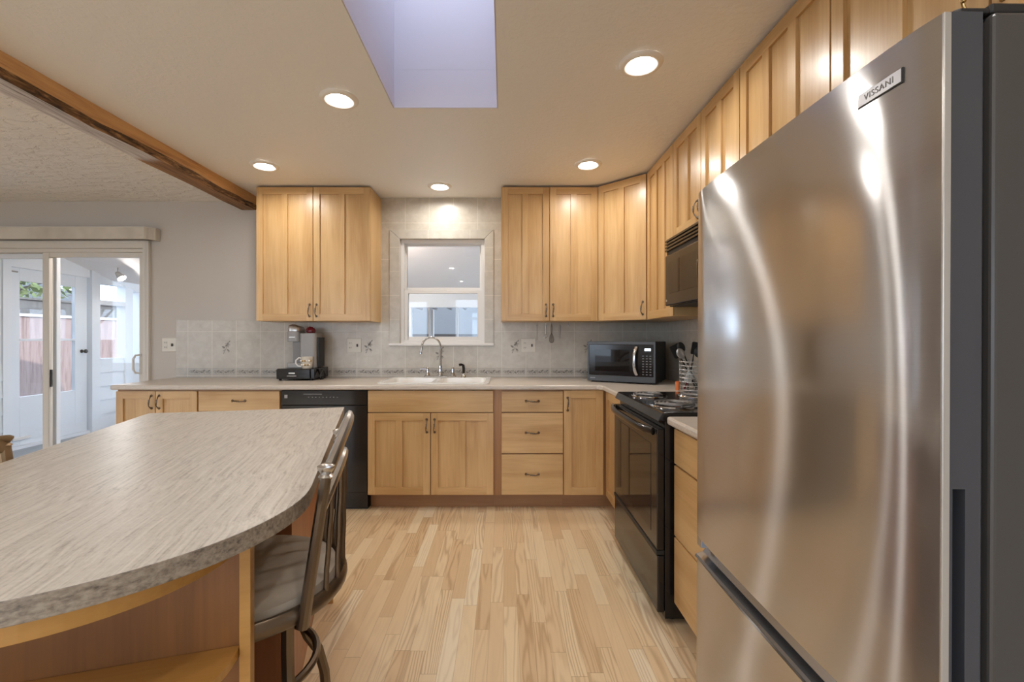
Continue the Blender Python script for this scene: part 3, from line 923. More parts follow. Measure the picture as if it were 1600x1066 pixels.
# ------------------------------------------------------------------ sink and tap
sk = thing('sink', 'white double-bowl drop-in sink set into the worktop under the window', 'sink', ((SX0 + SX1) / 2, (SY0 + SY1) / 2, ZW1))
hx, hy = (SX1 - SX0) / 2, (SY1 - SY0) / 2
ou = rrect(-hx, hx, -hy, hy, 0.045)
bowls = [rrect(-hx + 0.035, -0.020, -hy + 0.035, hy - 0.095, 0.05), rrect(0.020, hx - 0.035, -hy + 0.035, hy - 0.095, 0.05)]
g = G().holed(ou, bowls, 0.0005, 0.011)
part('rim', g, M['porcelain'], sk, 0.004)
for bl in bowls:
    g = G()
    cxx = sum(p[0] for p in bl) / len(bl); cyy = sum(p[1] for p in bl) / len(bl)
    prev = None
    rings = [(1.0, 0.010), (0.97, -0.05), (0.93, -0.15), (0.80, -0.165)]
    n_ = len(bl)
    vs = [(cxx + (x - cxx) * s_, cyy + (y - cyy) * s_, z) for s_, z in rings for x, y in bl]
    g.add(vs, [(i * n_ + k, (i + 1) * n_ + k, (i + 1) * n_ + (k + 1) % n_, i * n_ + (k + 1) % n_) for i in range(3) for k in range(n_)], 0, True)
    g.add([(cxx + (x - cxx) * 0.80, cyy + (y - cyy) * 0.80, -0.165) for x, y in bl], [tuple(range(n_))])
    part('bowl', g, M['porcelain'], sk)
ZS = ZW1 + 0.0112
fa = thing('faucet', 'chrome gooseneck bridge faucet with two lever handles behind the sink', 'faucet', (-0.530, 3.748, ZS))
part('base_plate', G().prism(rrect(-0.135, 0.135, -0.024, 0.024, 0.022), 0, 0.014), M['chrome'], fa, 0.004)
g = G().lathe([(0.022, 0.014), (0.020, 0.03), (0.015, 0.04), (0.017, 0.06), (0.0135, 0.075), (0.016, 0.085), (0.0115, 0.10), (0.0105, 0.235), (0.0095, 0.24)], seg=18)
part('column', g, M['chrome'], fa)
sp = [(0, 0, 0.238)]
for i in range(13):
    a = PI * i / 12 * 0.93
    sp.append((-0.0725 + 0.0725 * math.cos(a), -0.010 * i / 12 * 4, 0.262 + 0.072 * math.sin(a)))
sp += [(-0.150, -0.046, 0.235), (-0.155, -0.047, 0.212)]
spo = part('spout', G().tube(sp, 0.0088, 12), M['chrome'], fa)
part('aerator', G().lathe([(0.0115, 0.0), (0.012, 0.014), (0.0095, 0.02)], (-0.1555, -0.047, 0.198), 14), M['chrome'], spo)
for sgn in (-1, 1):
    h_ = part('lever', G().lathe([(0.020, 0.014), (0.017, 0.03), (0.011, 0.045), (0.014, 0.06), (0.011, 0.078), (0.008, 0.084)], (sgn * 0.105, 0, 0), 16).tube([(sgn * 0.105, 0, 0.068), (sgn * 0.135, -0.005, 0.071), (sgn * 0.168, -0.01, 0.068)], [0.0055, 0.0045, 0.006], 8), M['chrome'], fa)
spr = thing('side_sprayer', 'small chrome sink sprayer standing beside the faucet', 'sprayer', (-0.335, 3.748, ZS))
part('holder', G().lathe([(0.022, 0), (0.020, 0.012), (0.014, 0.022), (0.016, 0.035)], seg=16), M['chrome'], spr)
part('nozzle', G().tube([(0, 0, 0.03), (0, 0, 0.075), (-0.004, -0.004, 0.10), (-0.020, -0.016, 0.108), (-0.032, -0.024, 0.104)], [0.010, 0.0125, 0.012, 0.010, 0.012], 12), M['black'], spr)

# ------------------------------------------------------------------ dishwasher
dw = thing('dishwasher', 'black built-in dishwasher between the wide drawer and the sink cabinet', 'dishwasher', (-1.622, 3.262, 0))
W_ = 0.628
part('cabinet', G().box(0.004, W_ - 0.004, 0.03, 0.58, 0.0, 0.878), M['black_matte'], dw)
part('door', G().box(0.002, W_ - 0.002, 0, 0.03, 0.13, 0.765), M['black'], dw, 0.003)
cp = part('control_panel', G().box(0.002, W_ - 0.002, -0.004, 0.03, 0.768, 0.874), M['black'], dw, 0.003)
g = G().box(0.165, 0.30, -0.0052, -0.0045, 0.845, 0.849)
for i in range(9):
    g.box(0.20 + i * 0.026, 0.208 + i * 0.026, -0.0052, -0.0045, 0.822, 0.828)
part('button_print', g, M['grey_ink'], cp)
part('logo_badge', G().box(0.028, 0.050, -0.0056, -0.0045, 0.818, 0.843), M['grey_mid'], cp)
part('kick_plate', G().box(0.004, W_ - 0.004, 0.02, 0.05, 0.012, 0.125), M['black'], dw, 0.002)

# ------------------------------------------------------------------ refrigerator
fr = thing('refrigerator', 'large brushed stainless refrigerator with bottom freezer drawer', 'refrigerator', (0.5675, 1.352, 0), R(-90))
fr.rotation_euler.x = R(-0.25)          # levelled leaning back a little
FW = 0.752
SAG = 0.0060
def curved_front(z0, z1, y_back, sag=SAG, n=48, lip=0.006):
    """shell whose front bows out in plan; returns G (steel)"""
    front = []
    for i in range(n + 1):
        t = i / n
        u = 2 * t - 1
        y = sag * u * u + 0.007 * (abs(u) ** 12)
        front.append((t * FW, y))
    back = [(FW, y_back), (0, y_back)]
    g = G()
    poly = front + back
    m = len(poly)
    vs = [(x, y, z0) for x, y in poly] + [(x, y, z1) for x, y in poly]
    for i in range(m):
        j = (i + 1) % m
        g.add([vs[i], vs[j], vs[m + j], vs[m + i]], [(0, 1, 2, 3)], 0, i < n)
    g.add([(x, y, z1) for x, y in poly], [tuple(range(m))]); g.add([(x, y, z0) for x, y in poly], [tuple(range(m - 1, -1, -1))])
    return g
ZD0, ZD1 = 0.668, 1.696
# fridge door: dark body with a grip pocket in its free edge, steel skin in front
g = G()
g.box(0.001, FW - 0.001, 0.024, 0.030, ZD0, ZD1 - 0.001).box(0.001, FW - 0.001, 0.047, 0.068, ZD0, ZD1 - 0.001)
g.box(0.001, FW - 0.030, 0.030, 0.047, ZD0, 1.054).box(0.001, FW - 0.001, 0.030, 0.047, 1.054, ZD1 - 0.001)
fd = part('door', g, M['door_side'], fr, 0.0)
sk_ = part('steel_skin', curved_front(ZD0 - 0.002, ZD1 - 0.004, 0.0235), M['steel'], fd, 0.0, 'brushed stainless door front')
part('top_cap', G().prism(rrect(0.002, FW - 0.002, 0.022, 0.067, 0.008), ZD1 - 0.0035, ZD1 + 0.001), M['door_side'], fd, 0.002)
part('edge_strip', G().box(FW - 0.0005, FW + 0.0030, 0.0125, 0.0225, ZD0, ZD1 - 0.004), M['silver_plastic'], fd, 0.0008)
# badge with raised lettering
BA = math.atan(2 * SAG * (2 * 0.662 / FW - 1) * 2 / FW)
by = SAG * (2 * 0.662 / FW - 1) ** 2
bd = part('badge', G().box(-0.038, 0.038, -0.0012, 0.003, -0.010, 0.010), simple('badge_metal', (0.50, 0.50, 0.51), 0.35, 1.0), fd, 0.0005, loc=(0.662, by, 1.640), rot=(0, 0, BA))
tx = bpy.data.curves.new('badge_lettering', 'FONT')
tx.body = 'VISSANI'; tx.size = 0.0135; tx.align_x = 'CENTER'; tx.align_y = 'CENTER'; tx.extrude = 0.0003; tx.space_character = 1.15
tmp = bpy.data.objects.new('badge_lettering_curve', tx)
COL.objects.link(tmp)
tme = bpy.data.meshes.new_from_object(tmp.evaluated_get(bpy.context.evaluated_depsgraph_get()))
bpy.data.objects.remove(tmp)
tme.materials.clear(); tme.materials.append(M['grey_plastic'])
txo = link('badge_lettering', tme, bd, loc=(0, -0.0015, 0), rot=(R(90), 0, 0))
part('badge_backing', G().box(-0.0390, 0.0402, -0.0006, 0.003, -0.0122, 0.010), M['gasket'], fd, loc=(0.662, by, 1.640), rot=(0, 0, BA))  # thin black plate behind the badge, showing along three sides
# freezer drawer with a long recessed grip along its top
g = G()
g.box(0.001, FW - 0.001, 0.024, 0.068, 0.055, 0.600)
fz = part('freezer_drawer', g, M['door_side'], fr)
part('steel_skin', curved_front(0.050, 0.600, 0.0235), M['steel'], fz, 0.0, 'brushed stainless freezer front')
g = G()
pf = [(0.005, 0.6005), (0.010, 0.608), (0.030, 0.614), (0.046, 0.634), (0.050, 0.634), (0.050, 0.6005)]
g.add([(0.0, y, z) for y, z in pf] + [(FW, y, z) for y, z in pf], [(0, 1, 2, 3, 4, 5), (11, 10, 9, 8, 7, 6)] + [(i, (i + 1) % 6, 6 + (i + 1) % 6, 6 + i) for i in range(6)])
part('grip_lip', g, simple('satin_grip', (0.30, 0.31, 0.33), 0.22, 0.9), fz, 0.0015, 'satin metal grip lip')
part('grip_recess', G().box(0.001, FW - 0.001, 0.0505, 0.068, 0.6005, 0.664), M['gasket'], fz)  # coloured black to carry the shade deep in the grip
part('end_cap', G().box(0.001, 0.030, 0.012, 0.050, 0.636, 0.664), M['steel_plain'], fz, 0.002)
part('gasket', G().box(0.012, FW - 0.012, 0.0685, 0.0815, 0.06, ZD1 - 0.008), M['gasket'], fr)
part('cabinet', G().box(0.0, FW, 0.082, 0.735, 0.035, ZD1), M['fridge_side'], fr, 0.006, seg=3)
part('base_grille', G().box(0.02, FW - 0.02, 0.05, 0.70, 0.0, 0.034), M['black_matte'], fr)
g = G().prism([(FW - 0.075, 0.038), (FW - 0.012, 0.038), (FW - 0.006, 0.044), (FW - 0.006, 0.085), (FW - 0.075, 0.085)], ZD1 + 0.0012, ZD1 + 0.009)
g.prism([(FW - 0.105, 0.083), (FW - 0.004, 0.083), (FW - 0.004, 0.24), (FW - 0.105, 0.24)], ZD1 + 0.0005, ZD1 + 0.014)
part('hinge_cover', g, M['black_matte'], fr, 0.003)

# ------------------------------------------------------------------ stove
st = thing('stove', 'black electric coil stove with oven, set between corner cabinet and drawers', 'stove', (0.675, 2.737, 0), R(-90))
SW = 0.768
part('body', G().box(0.002, SW - 0.002, 0.035, 0.66, 0.02, 0.8895), M['black'], st, 0.002)
od = part('oven_door', G().box(0.004, SW - 0.004, 0.0, 0.033, 0.322, 0.855), M['black'], st, 0.004)
part('window', G().box(0.085, SW - 0.085, -0.0015, 0.004, 0.375, 0.775), M['black_glass'], od, 0.001)
g = G()
hp = []
for i in range(15):
    t = i / 14
    hp.append((0.02 + t * (SW - 0.04), -0.012 - 0.034 * (1 - (2 * t - 1) ** 4), 0.842))
g.tube(hp, 0.015, 10, flat=(0.8, 1.2))
part('handle', g, M['black'], od)
g = G()
for i in range(3):
    g.tube([(0.12 + k * (SW - 0.24) / 10, -0.0465 + 0.004 * abs(k - 5) / 5, 0.838 + 0.009 * i) for k in range(11)], 0.0012, 5)
part('handle_ribs', g, M['grey_plastic'], od)
part('storage_drawer', G().box(0.004, SW - 0.004, 0.002, 0.034, 0.045, 0.296), M['black'], st, 0.005)
part('trim_bar', G().box(0.004, SW - 0.004, -0.003, 0.034, 0.299, 0.319), M['black_matte'], st, 0.003)
part('foot', G().lathe([(0.018, 0.0), (0.018, 0.02)], (0.05, 0.08, 0.0), 12), M['black_matte'], st)
part('foot', G().lathe([(0.018, 0.0), (0.018, 0.02)], (SW - 0.05, 0.08, 0.0), 12), M['black_matte'], st)
g = G().add([], []) or G()
prof = [(0.004, 0.890), (0.008, 0.898), (0.022, 0.925), (0.03, 0.928), (0.66, 0.928), (0.66, 0.890)]
vs = [(0.0, y, z) for y, z in prof] + [(SW, y, z) for y, z in prof]
g.add(vs, [(5, 4, 3, 2, 1, 0), (6, 7, 8, 9, 10, 11)] + [(i, (i + 1) % 6, 6 + (i + 1) % 6, 6 + i) for i in range(6)])
part('cooktop', g, M['black'], st, 0.002)
part('backguard', G().box(0.0, SW, 0.600, 0.66, 0.9285, 1.085), M['black'], st, 0.008)
def burner(x, y, r):
    pan = part('burner', G().lathe([(r + 0.022, 0.001), (r + 0.020, 0.006), (r + 0.008, 0.007), (r * 0.8, 0.002), (0.02, 0.0015)], (x, y, 0.928), 32, cap=False), M['chrome'], st)
    pts = []
    turns = 4 if r > 0.08 else 3
    n_ = turns * 22
    for i in range(n_ + 1):
        a = 2 * PI * turns * i / n_
        rr_ = 0.022 + (r - 0.022) * i / n_
        pts.append((x + rr_ * math.cos(a), y + rr_ * math.sin(a), 0.942))
    part('coil', G().tube(pts, 0.0052, 6, flat=(1, 0.75)), M['coil'], pan)
    part('support', G().tube([(x - r, y, 0.936), (x + r, y, 0.936)], 0.002, 5).tube([(x, y - r, 0.936), (x, y + r, 0.936)], 0.002, 5), M['steel_plain'], pan)
burner(0.195, 0.150, 0.076); burner(0.560, 0.155, 0.096); burner(0.195, 0.430, 0.096); burner(0.560, 0.430, 0.076)

# ------------------------------------------------------------------ over-range microwave
om = thing('range_microwave', 'black over-range microwave hood fixed under the short upper cabinet', 'microwave', (0.988, 2.746, 1.446), R(-90))
OW, OH = 0.764, 0.412
part('body', G().box(0.0, OW, 0.03, XR - 0.988 - 0.004, 0.0, OH), M['black_matte'], om, 0.002)
gr = G().box(0.0, OW, 0.012, 0.03, OH - 0.100, OH)
part('vent_panel', gr, M['black_matte'], om, 0.002)
for i in range(4):
    part('vent_slat', G().box(0.004, OW - 0.004, -0.002, 0.013, OH - 0.022 - i * 0.019, OH - 0.010 - i * 0.019), M['black'], om, 0.003)
dr = part('door', G().box(0.003, 0.575, 0.0, 0.029, 0.004, OH - 0.102), M['black'], om, 0.008, seg=3)
part('window', G().prism(rrect(0.055, 0.515, 0.075, OH - 0.150, 0.03), -0.0018, 0.004).xf(Matrix(((1, 0, 0, 0), (0, 0, 1, 0), (0, 1, 0, 0), (0, 0, 0, 1)))), M['black_glass'], dr)
part('handle', G().tube([(0.553, 0.0, 0.05), (0.553, -0.03, 0.07), (0.553, -0.034, 0.15), (0.553, -0.03, 0.24), (0.553, 0.0, 0.26)], 0.010, 10), M['black'], dr)
part('badge', G().lathe([(0.008, 0.0), (0.008, 0.0015)], (0.03, -0.0016, 0.035), 14, axis='y'), M['silver_plastic'], dr)
part('control_panel', G().box(0.578, OW - 0.003, 0.002, 0.029, 0.004, OH - 0.102), M['black'], om, 0.004)

# ------------------------------------------------------------------ countertop microwave in the corner
mw = thing('microwave', 'black countertop microwave with steel front frame set diagonally in the corner', 'microwave', (0.655, 3.500, ZW1 + 0.0005), R(-31))
MWW, MWH, MWD = 0.515, 0.300, 0.36
for fx in (0.03, MWW - 0.03):
    for fy in (0.04, MWD - 0.04):
        part('foot', G().lathe([(0.012, 0), (0.012, 0.012)], (fx, fy, 0.0), 10), M['black_matte'], mw)
zf = 0.012
part('case', G().box(0.0, MWW, 0.02, MWD, zf, MWH + zf), M['black_matte'], mw, 0.004)
ff = part('front_frame', frame_box(G(), 0.0, MWW, zf, MWH + zf, 0.013, 0.0, 0.0195, 0.022, 0.042), simple('black_steel', (0.085, 0.082, 0.08), 0.34, 0.9), mw, 0.002)
dr = part('door', G().box(0.0135, 0.385, 0.003, 0.0195, zf + 0.0425, MWH + zf - 0.0225), M['black'], mw, 0.001)
part('window', G().box(0.06, 0.325, 0.0018, 0.006, zf + 0.075, MWH + zf - 0.06), M['black_glass'], dr)
hp = [(0.366 + 0.012 * (1 - (2 * i / 10 - 1) ** 2) * -1 + 0.012, -0.004 - 0.026 * (1 - (2 * i / 10 - 1) ** 4), zf + 0.055 + 0.205 * i / 10) for i in range(11)]
part('handle', G().tube(hp, 0.013, 10, flat=(1.0, 0.6)), M['chrome'], dr)
kp = part('control_panel', G().box(0.3855, MWW - 0.0135, 0.003, 0.0195, zf + 0.0425, MWH + zf - 0.0225), M['black'], mw, 0.001)
part('display', G().box(0.437, 0.480, 0.0018, 0.004, 0.245, 0.262), M['display'], kp)
for r_ in range(8):
    for c_ in range(3):
        part('button', G().box(0.420 + c_ * 0.026, 0.432 + c_ * 0.026, 0.0018, 0.004, 0.068 + r_ * 0.0195, 0.0735 + r_ * 0.0195), M['grey_ink'], kp)
part('brand_print', G().box(0.022, 0.062, -0.0006, 0.002, zf + 0.018, zf + 0.024), M['grey_ink'], ff)

# ------------------------------------------------------------------ coffee corner
cd = thing('coffee_pod_drawer', 'black coffee pod drawer on the worktop, under the grey coffee maker', 'drawer', (-1.662, 3.565, ZW1 + 0.0005))
part('case', G().box(-0.148, 0.152, 0.012, 0.292, 0.012, 0.094), M['black'], cd, 0.004)
df = part('drawer', G().box(-0.148, 0.120, 0.0, 0.0118, 0.012, 0.090), M['black'], cd, 0.004)
part('logo_print', G().box(-0.050, 0.0, -0.0008, 0.002, 0.054, 0.064), M['white_ink'], df)
part('pull', G().box(-0.062, 0.014, -0.006, 0.001, 0.034, 0.040), M['silver_plastic'], df, 0.002)
for fx, fy in ((-0.13, 0.03), (0.12, 0.03), (-0.13, 0.26), (0.13, 0.26)):
    part('foot', G().lathe([(0.010, 0.0), (0.012, 0.012)], (fx, fy, 0), 10), M['black_matte'], cd)
cb = single('power_cable', G().tube([(-1.503, 3.64, 1.000), (-1.494, 3.66, 1.005), (-1.488, 3.70, 0.985), (-1.490, 3.74, 0.945), (-1.494, 3.70, 0.9235), (-1.490, 3.64, 0.9225), (-1.485, 3.62, 0.940), (-1.488, 3.66, 0.985), (-1.494, 3.74, 1.00)], 0.006, 8), M['black_matte'], 'black power cable coiled beside the coffee pod drawer', 'cable')
ZCD = ZW1 + 0.0005 + 0.0945
cm = thing('coffee_maker', 'grey single-serve coffee maker with silver lid on the black pod drawer', 'coffee maker', (-1.662, 3.738, ZCD))
part('base', G().prism(rrect(-0.125, 0.02, -0.075, 0.075, 0.03), 0.0, 0.040), M['grey_mid'], cm, 0.004)
part('body', G().prism(rrect(-0.012, 0.128, -0.078, 0.078, 0.03), 0.0, 0.285, smooth_side=True), M['grey_mid'], cm, 0.003)
part('brew_wall', G().box(-0.075, -0.0125, -0.05, 0.05, 0.0405, 0.215), M['grey_plastic'], cm, 0.003)
hd = part('brew_head', G().prism(rrect(-0.122, -0.0125, -0.072, 0.072, 0.035), 0.215, 0.300, smooth_side=True), M['grey_mid'], cm, 0.004)
part('label_print', G().box(-0.095, -0.045, -0.0730, -0.0715, 0.247, 0.257), M['silver_plastic'], hd)
g = G()
lr = rrect(-0.118, -0.016, -0.068, 0.068, 0.034)
for k, (s_, z_, tl) in enumerate(((1.0, 0.301, 0), (1.0, 0.322, -0.10), (0.9, 0.340, -0.16), (0.55, 0.350, -0.2))):
    pass
rings = [(1.0, 0.301, 0.0), (1.02, 0.324, -0.08), (0.92, 0.342, -0.14), (0.5, 0.351, -0.16)]
n_ = len(lr)
vs = [(-0.067 + (x + 0.067) * s_, y * s_, z_ + (x + 0.067) * tl) for s_, z_, tl in rings for x, y in lr]
g.add(vs, [(i * n_ + k, i * n_ + (k + 1) % n_, (i + 1) * n_ + (k + 1) % n_, (i + 1) * n_ + k) for i in range(3) for k in range(n_)], 0, True)
g.add(vs[3 * n_:], [tuple(range(n_))], 0)
part('lid', g, M['silver_plastic'], cm)
part('water_tank', G().prism(rrect(0.1285, 0.145, -0.060, 0.060, 0.006), 0.010, 0.250), M['black_matte'], cm, 0.002)
rm = thing('red_mug', 'small dark red mug lying on top of the grey coffee maker', 'mug', (-1.605, 3.738, ZCD + 0.2855))
part('cup', G().lathe([(0.030, 0.0), (0.034, 0.012), (0.033, 0.030), (0.024, 0.042), (0.001, 0.046)], seg=20), M['red_dark'], rm)
part('handle', G().tube([(-0.033, 0, 0.008), (-0.045, 0, 0.022), (-0.030, 0, 0.042), (-0.012, 0, 0.050), (0.012, 0, 0.046)], 0.006, 8), M['red_dark'], rm)
mg = thing('mug', 'clear and white patterned glass mug in front of the coffee maker', 'mug', (-1.585, 3.611, ZCD))
part('cup', G().lathe([(0.034, 0.0), (0.041, 0.012), (0.044, 0.05), (0.045, 0.094), (0.042, 0.094), (0.040, 0.05), (0.036, 0.012), (0.001, 0.008)], seg=28, cap=False), M['mug_glass'], mg)
part('handle', G().tube([(-0.042, -0.006, 0.082), (-0.062, -0.008, 0.086), (-0.085, -0.010, 0.066), (-0.086, -0.010, 0.04), (-0.070, -0.008, 0.020), (-0.041, -0.006, 0.016)], 0.006, 8), M['porcelain'], mg)
g = G()
for k in range(10):
    a = -2.7 + k * 0.24
    for zz, s_ in ((0.062, 0.016), (0.030, 0.012)):
        if (k + int(zz * 1000)) % 3 == 0: continue
        ctr = (0.0452 * math.cos(a), 0.0452 * math.sin(a), zz)
        g.ball(ctr, 0.008, (k % 2), 8)
part('painted_pattern', g, [M['porcelain'], M['gold']], mg)

# ------------------------------------------------------------------ outlets
def outlet(x, z, lab, switch_right=True, yw=YT):
    t = thing('outlet_plate', lab, 'outlet', (x, yw - 0.0005, z), 0, 'outlet and switch plates')
    pl = part('plate', G().box(-0.062, 0.062, -0.006, 0.0, -0.060, 0.060), M['ivory'], t, 0.003)
    part('receptacle', G().prism(rrect(-0.047, -0.013, -0.038, 0.038, 0.012), 0.006, 0.0075).xf(Matrix(((1, 0, 0, 0), (0, 0, -1, 0), (0, 1, 0, 0), (0, 0, 0, 1)))), M['ivory'], pl)
    g = G()
    for zz in (-0.020, 0.020):
        g.box(-0.038, -0.035, -0.0085, -0.0074, zz - 0.006, zz + 0.006).box(-0.026, -0.023, -0.0085, -0.0074, zz - 0.006, zz + 0.006)
    part('slot', g, M['slot'], pl)
    part('switch', G().box(0.024, 0.036, -0.016, -0.006, -0.012, 0.012), M['slot'], pl, 0.002)
    return t
outlet(-2.893, 1.196, 'ivory outlet and switch plate on the grey wall by the patio door', yw=YB)
outlet(-1.292, 1.192, 'ivory outlet and switch plate on tile between coffee maker and window')
outlet(0.213, 1.192, 'ivory outlet and switch plate on tile near the hanging whisk')

# ------------------------------------------------------------------ gadgets hanging under the upper cabinet
YG = 3.83
def hook(x):
    return [(x, YG, ZU0 - 0.001), (x, YG, 1.372)]
def hang(x, name, label, cat, builder, m):
    g = G()
    g.tube(hook(x), 0.0018, 6)
    builder(g, x)
    return single(name, g, m, label, cat, 'gadgets hanging under the upper cabinet')
def b_skewer(g, x): g.tube([(x, YG, 1.372), (x, YG, 1.24)], 0.003, 6).ball((x, YG, 1.365), 0.006)
def b_opener(g, x):
    g.tube([(x, YG, 1.372), (x, YG, 1.29)], 0.005, 8)
    g.tube([(x + 0.013 * math.cos(a), YG, 1.272 + 0.016 * math.sin(a)) for a in [2 * PI * i / 14 for i in range(14)]], 0.003, 6, closed=True)
def b_whisk(g, x):
    g.tube([(x, YG, 1.375), (x, YG, 1.355), (x, YG, 1.30)], [0.004, 0.007, 0.006], 8)
    for k in range(4):
        a = PI * k / 4
        pts = [(x + 0.019 * math.cos(a) * math.sin(PI * t / 16) ** 0.7 * (1 if t < 16 else 0), YG + 0.019 * math.sin(a) * math.sin(PI * t / 16) ** 0.7, 1.30 - 0.085 * math.sin(PI * t / 32)) for t in range(17)]
        pts2 = [(2 * x - p[0], 2 * YG - p[1], p[2]) for p in pts]
        g.tube(pts, 0.0017, 5); g.tube(pts2, 0.0017, 5)
def b_spoon(g, x): g.tube([(x, YG, 1.372), (x, YG, 1.345), (x, YG, 1.25)], [0.004, 0.009, 0.0025], 8)
def b_hook(g, x): g.tube([(x, YG, 1.372), (x + 0.006, YG, 1.358), (x + 0.012, YG - 0.004, 1.362)], 0.003, 6)
hang(0.286, 'skewer', 'thin grey skewer hanging beside the outlet plate', 'skewer', b_skewer, M['grey_mid'])
hang(0.358, 'ring_opener', 'pale opener with a ring end hanging next to the whisk', 'opener', b_opener, M['silver_plastic'])
hang(0.409, 'whisk', 'small dark wire whisk hanging under the upper cabinet', 'whisk', b_whisk, M['pewter'])
hang(0.480, 'measuring_spoon', 'slim measuring spoon hanging just past the whisk', 'spoon', b_spoon, M['grey_mid'])
hang(0.553, 'cup_hook', 'empty little hook under the upper cabinet, farthest from the window', 'hook', b_hook, M['silver_plastic'])

# ------------------------------------------------------------------ utensil basket by the stove
ux, uy, uz = 1.225, 2.925, ZW1 + 0.0005
bk = thing('utensil_basket', 'round chrome wire utensil basket on the worktop behind the stove', 'basket', (ux, uy, uz))
for k in range(8):
    zz = 0.004 + k * 0.026
    rr_ = 0.070 + 0.004 * k / 7
    part('wire_ring', G().tube([(rr_ * math.cos(2 * PI * i / 28), rr_ * math.sin(2 * PI * i / 28), zz) for i in range(28)], 0.0028, 6, closed=True), M['bright_wire'], bk)
for k in range(8):
    a = 2 * PI * k / 8 + 0.2
    part('upright_wire', G().tube([(0.0715 * math.cos(a), 0.0715 * math.sin(a), 0.003), (0.0755 * math.cos(a), 0.0755 * math.sin(a), 0.205 if k % 2 else 0.19)], 0.0018, 5), M['silver_plastic'], bk)
part('bottom', G().lathe([(0.001, 0.002), (0.069, 0.002), (0.069, 0.005), (0.001, 0.005)], seg=24), M['silver_plastic'], bk)
def utensil(name, label, base_, tip, head, m, mh=None, face=0.0):
    t = thing(name, label, 'utensil', (ux + base_[0], uy + base_[1], uz + 0.008), 0, 'utensils in the wire basket')
    e = Vector((tip[0] - ux - base_[0], tip[1] - uy - base_[1], tip[2] - uz - 0.008))
    d = e.normalized()
    part('shaft', G().tube([(0, 0, 0), tuple(e * 0.5), tuple(e)], [0.006, 0.005, 0.004], 8), m, t)
    # head frame: z along the shaft, y towards the viewer's side
    yv = Vector((math.sin(face), -math.cos(face), 0)); yv = (yv - d * yv.dot(d)).normalized()
    xv = yv.cross(d)
    q = Matrix((xv, yv, d)).transposed().to_4x4()
    g = G()
    if head == 'ladle':
        g.lathe([(0.001, 0.024), (0.024, 0.018), (0.038, 0.0), (0.036, 0.0), (0.022, 0.014), (0.001, 0.019)], (0, 0, 0.025), 20, axis='y', cap=False)
    elif head == 'spatula':
        g.prism(rrect(-0.036, 0.036, -0.005, 0.085, 0.012), -0.002, 0.002)
        g.xf(Matrix.Rotation(R(90), 4, 'X'))
    elif head == 'spoon':
        g.ball((0, 0, 0.032), 0.026, sz=1.4)
        g.xf(Matrix.Scale(0.3, 4, (0, 1, 0)))
    else:
        g.prism(rrect(-0.022, 0.022, -0.008, 0.075, 0.008), -0.004, 0.004)
        g.xf(Matrix.Rotation(R(90), 4, 'X'))
    g.xf(Matrix.Translation(e) @ q)
    part('head', g, mh or m, t, 0.0)
utensil('metal_spoon', 'bright steel spoon leaning out of the basket towards the microwave', (0.050, -0.020), (1.158, 2.893, 1.128), 'spoon', M['silver_plastic'])
utensil('spatula', 'wide black slotted spatula in the wire basket', (0.045, 0.030), (1.165, 2.962, 1.135), 'spatula', M['black_matte'])
utensil('serving_spoon', 'black nylon serving spoon leaning over the microwave', (0.048, 0.004), (1.172, 2.929, 1.165), 'spoon', M['black_matte'])
utensil('ladle', 'black nylon ladle with round bowl in the wire basket', (0.026, -0.040), (1.258, 2.876, 1.140), 'ladle', M['black_matte'])
utensil('turner', 'narrow black turner standing upright at the back of the basket', (0.0, 0.052), (1.262, 2.972, 1.155), 'turner', M['black_matte'])
utensil('basting_brush', 'short red and white basting brush inside the basket', (-0.050, -0.010), (1.196, 2.915, 0.975), 'turner', M['red_dark'], M['white_ink'])
single('orange_cup', G().lathe([(0.012, 0.0), (0.015, 0.058), (0.013, 0.058), (0.010, 0.004), (0.001, 0.004)], (0, 0, 0), 18, cap=False), M['orange'], 'small orange cup on the worktop beside the wire basket', 'cup', loc=(ux - 0.094, uy - 0.01, uz))

# ------------------------------------------------------------------ island (its long axis is turned from the room's)
ANG = math.atan2(0.28, 0.96)
def isl(v, u):
    c, s_ = math.cos(ANG), math.sin(ANG)
    return (v * c - u * s_, v * s_ + u * c)
VC, UC = -0.556, 1.60
ix, iy = isl(VC, UC)
il = thing('kitchen_island', 'kitchen island with round-ended grey streaked laminate top and open end shelves', 'island', (ix, iy, 0), ANG)
HWI, UF, US, AE = 0.42, 0.752, -0.48, 0.390
def round_end(hw_, us, ae, uf, n_=40):
    """counter-clockwise outline: straight sides, half-ellipse at the near (-y) end"""
    pts = [(hw_, uf), (-hw_, uf)]
    for i in range(n_ + 1):
        a = PI + PI * i / n_
        pts.append((hw_ * math.cos(a), us + ae * math.sin(a)))
    return pts
g = G()
poly = round_end(HWI, US, AE, UF)
poly[0] = (HWI, UF - 0.012); poly[1] = (-HWI, UF + 0.045)
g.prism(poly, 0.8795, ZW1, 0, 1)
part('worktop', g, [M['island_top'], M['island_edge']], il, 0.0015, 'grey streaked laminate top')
uP = 1.0 - UC
xr = -0.232 - VC
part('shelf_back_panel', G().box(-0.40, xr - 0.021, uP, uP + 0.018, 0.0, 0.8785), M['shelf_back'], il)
part('edge_stile', G().box(xr - 0.020, xr, uP - 0.012, uP + 0.019, 0.0, 0.8785), M['shelf'], il, 0.001)
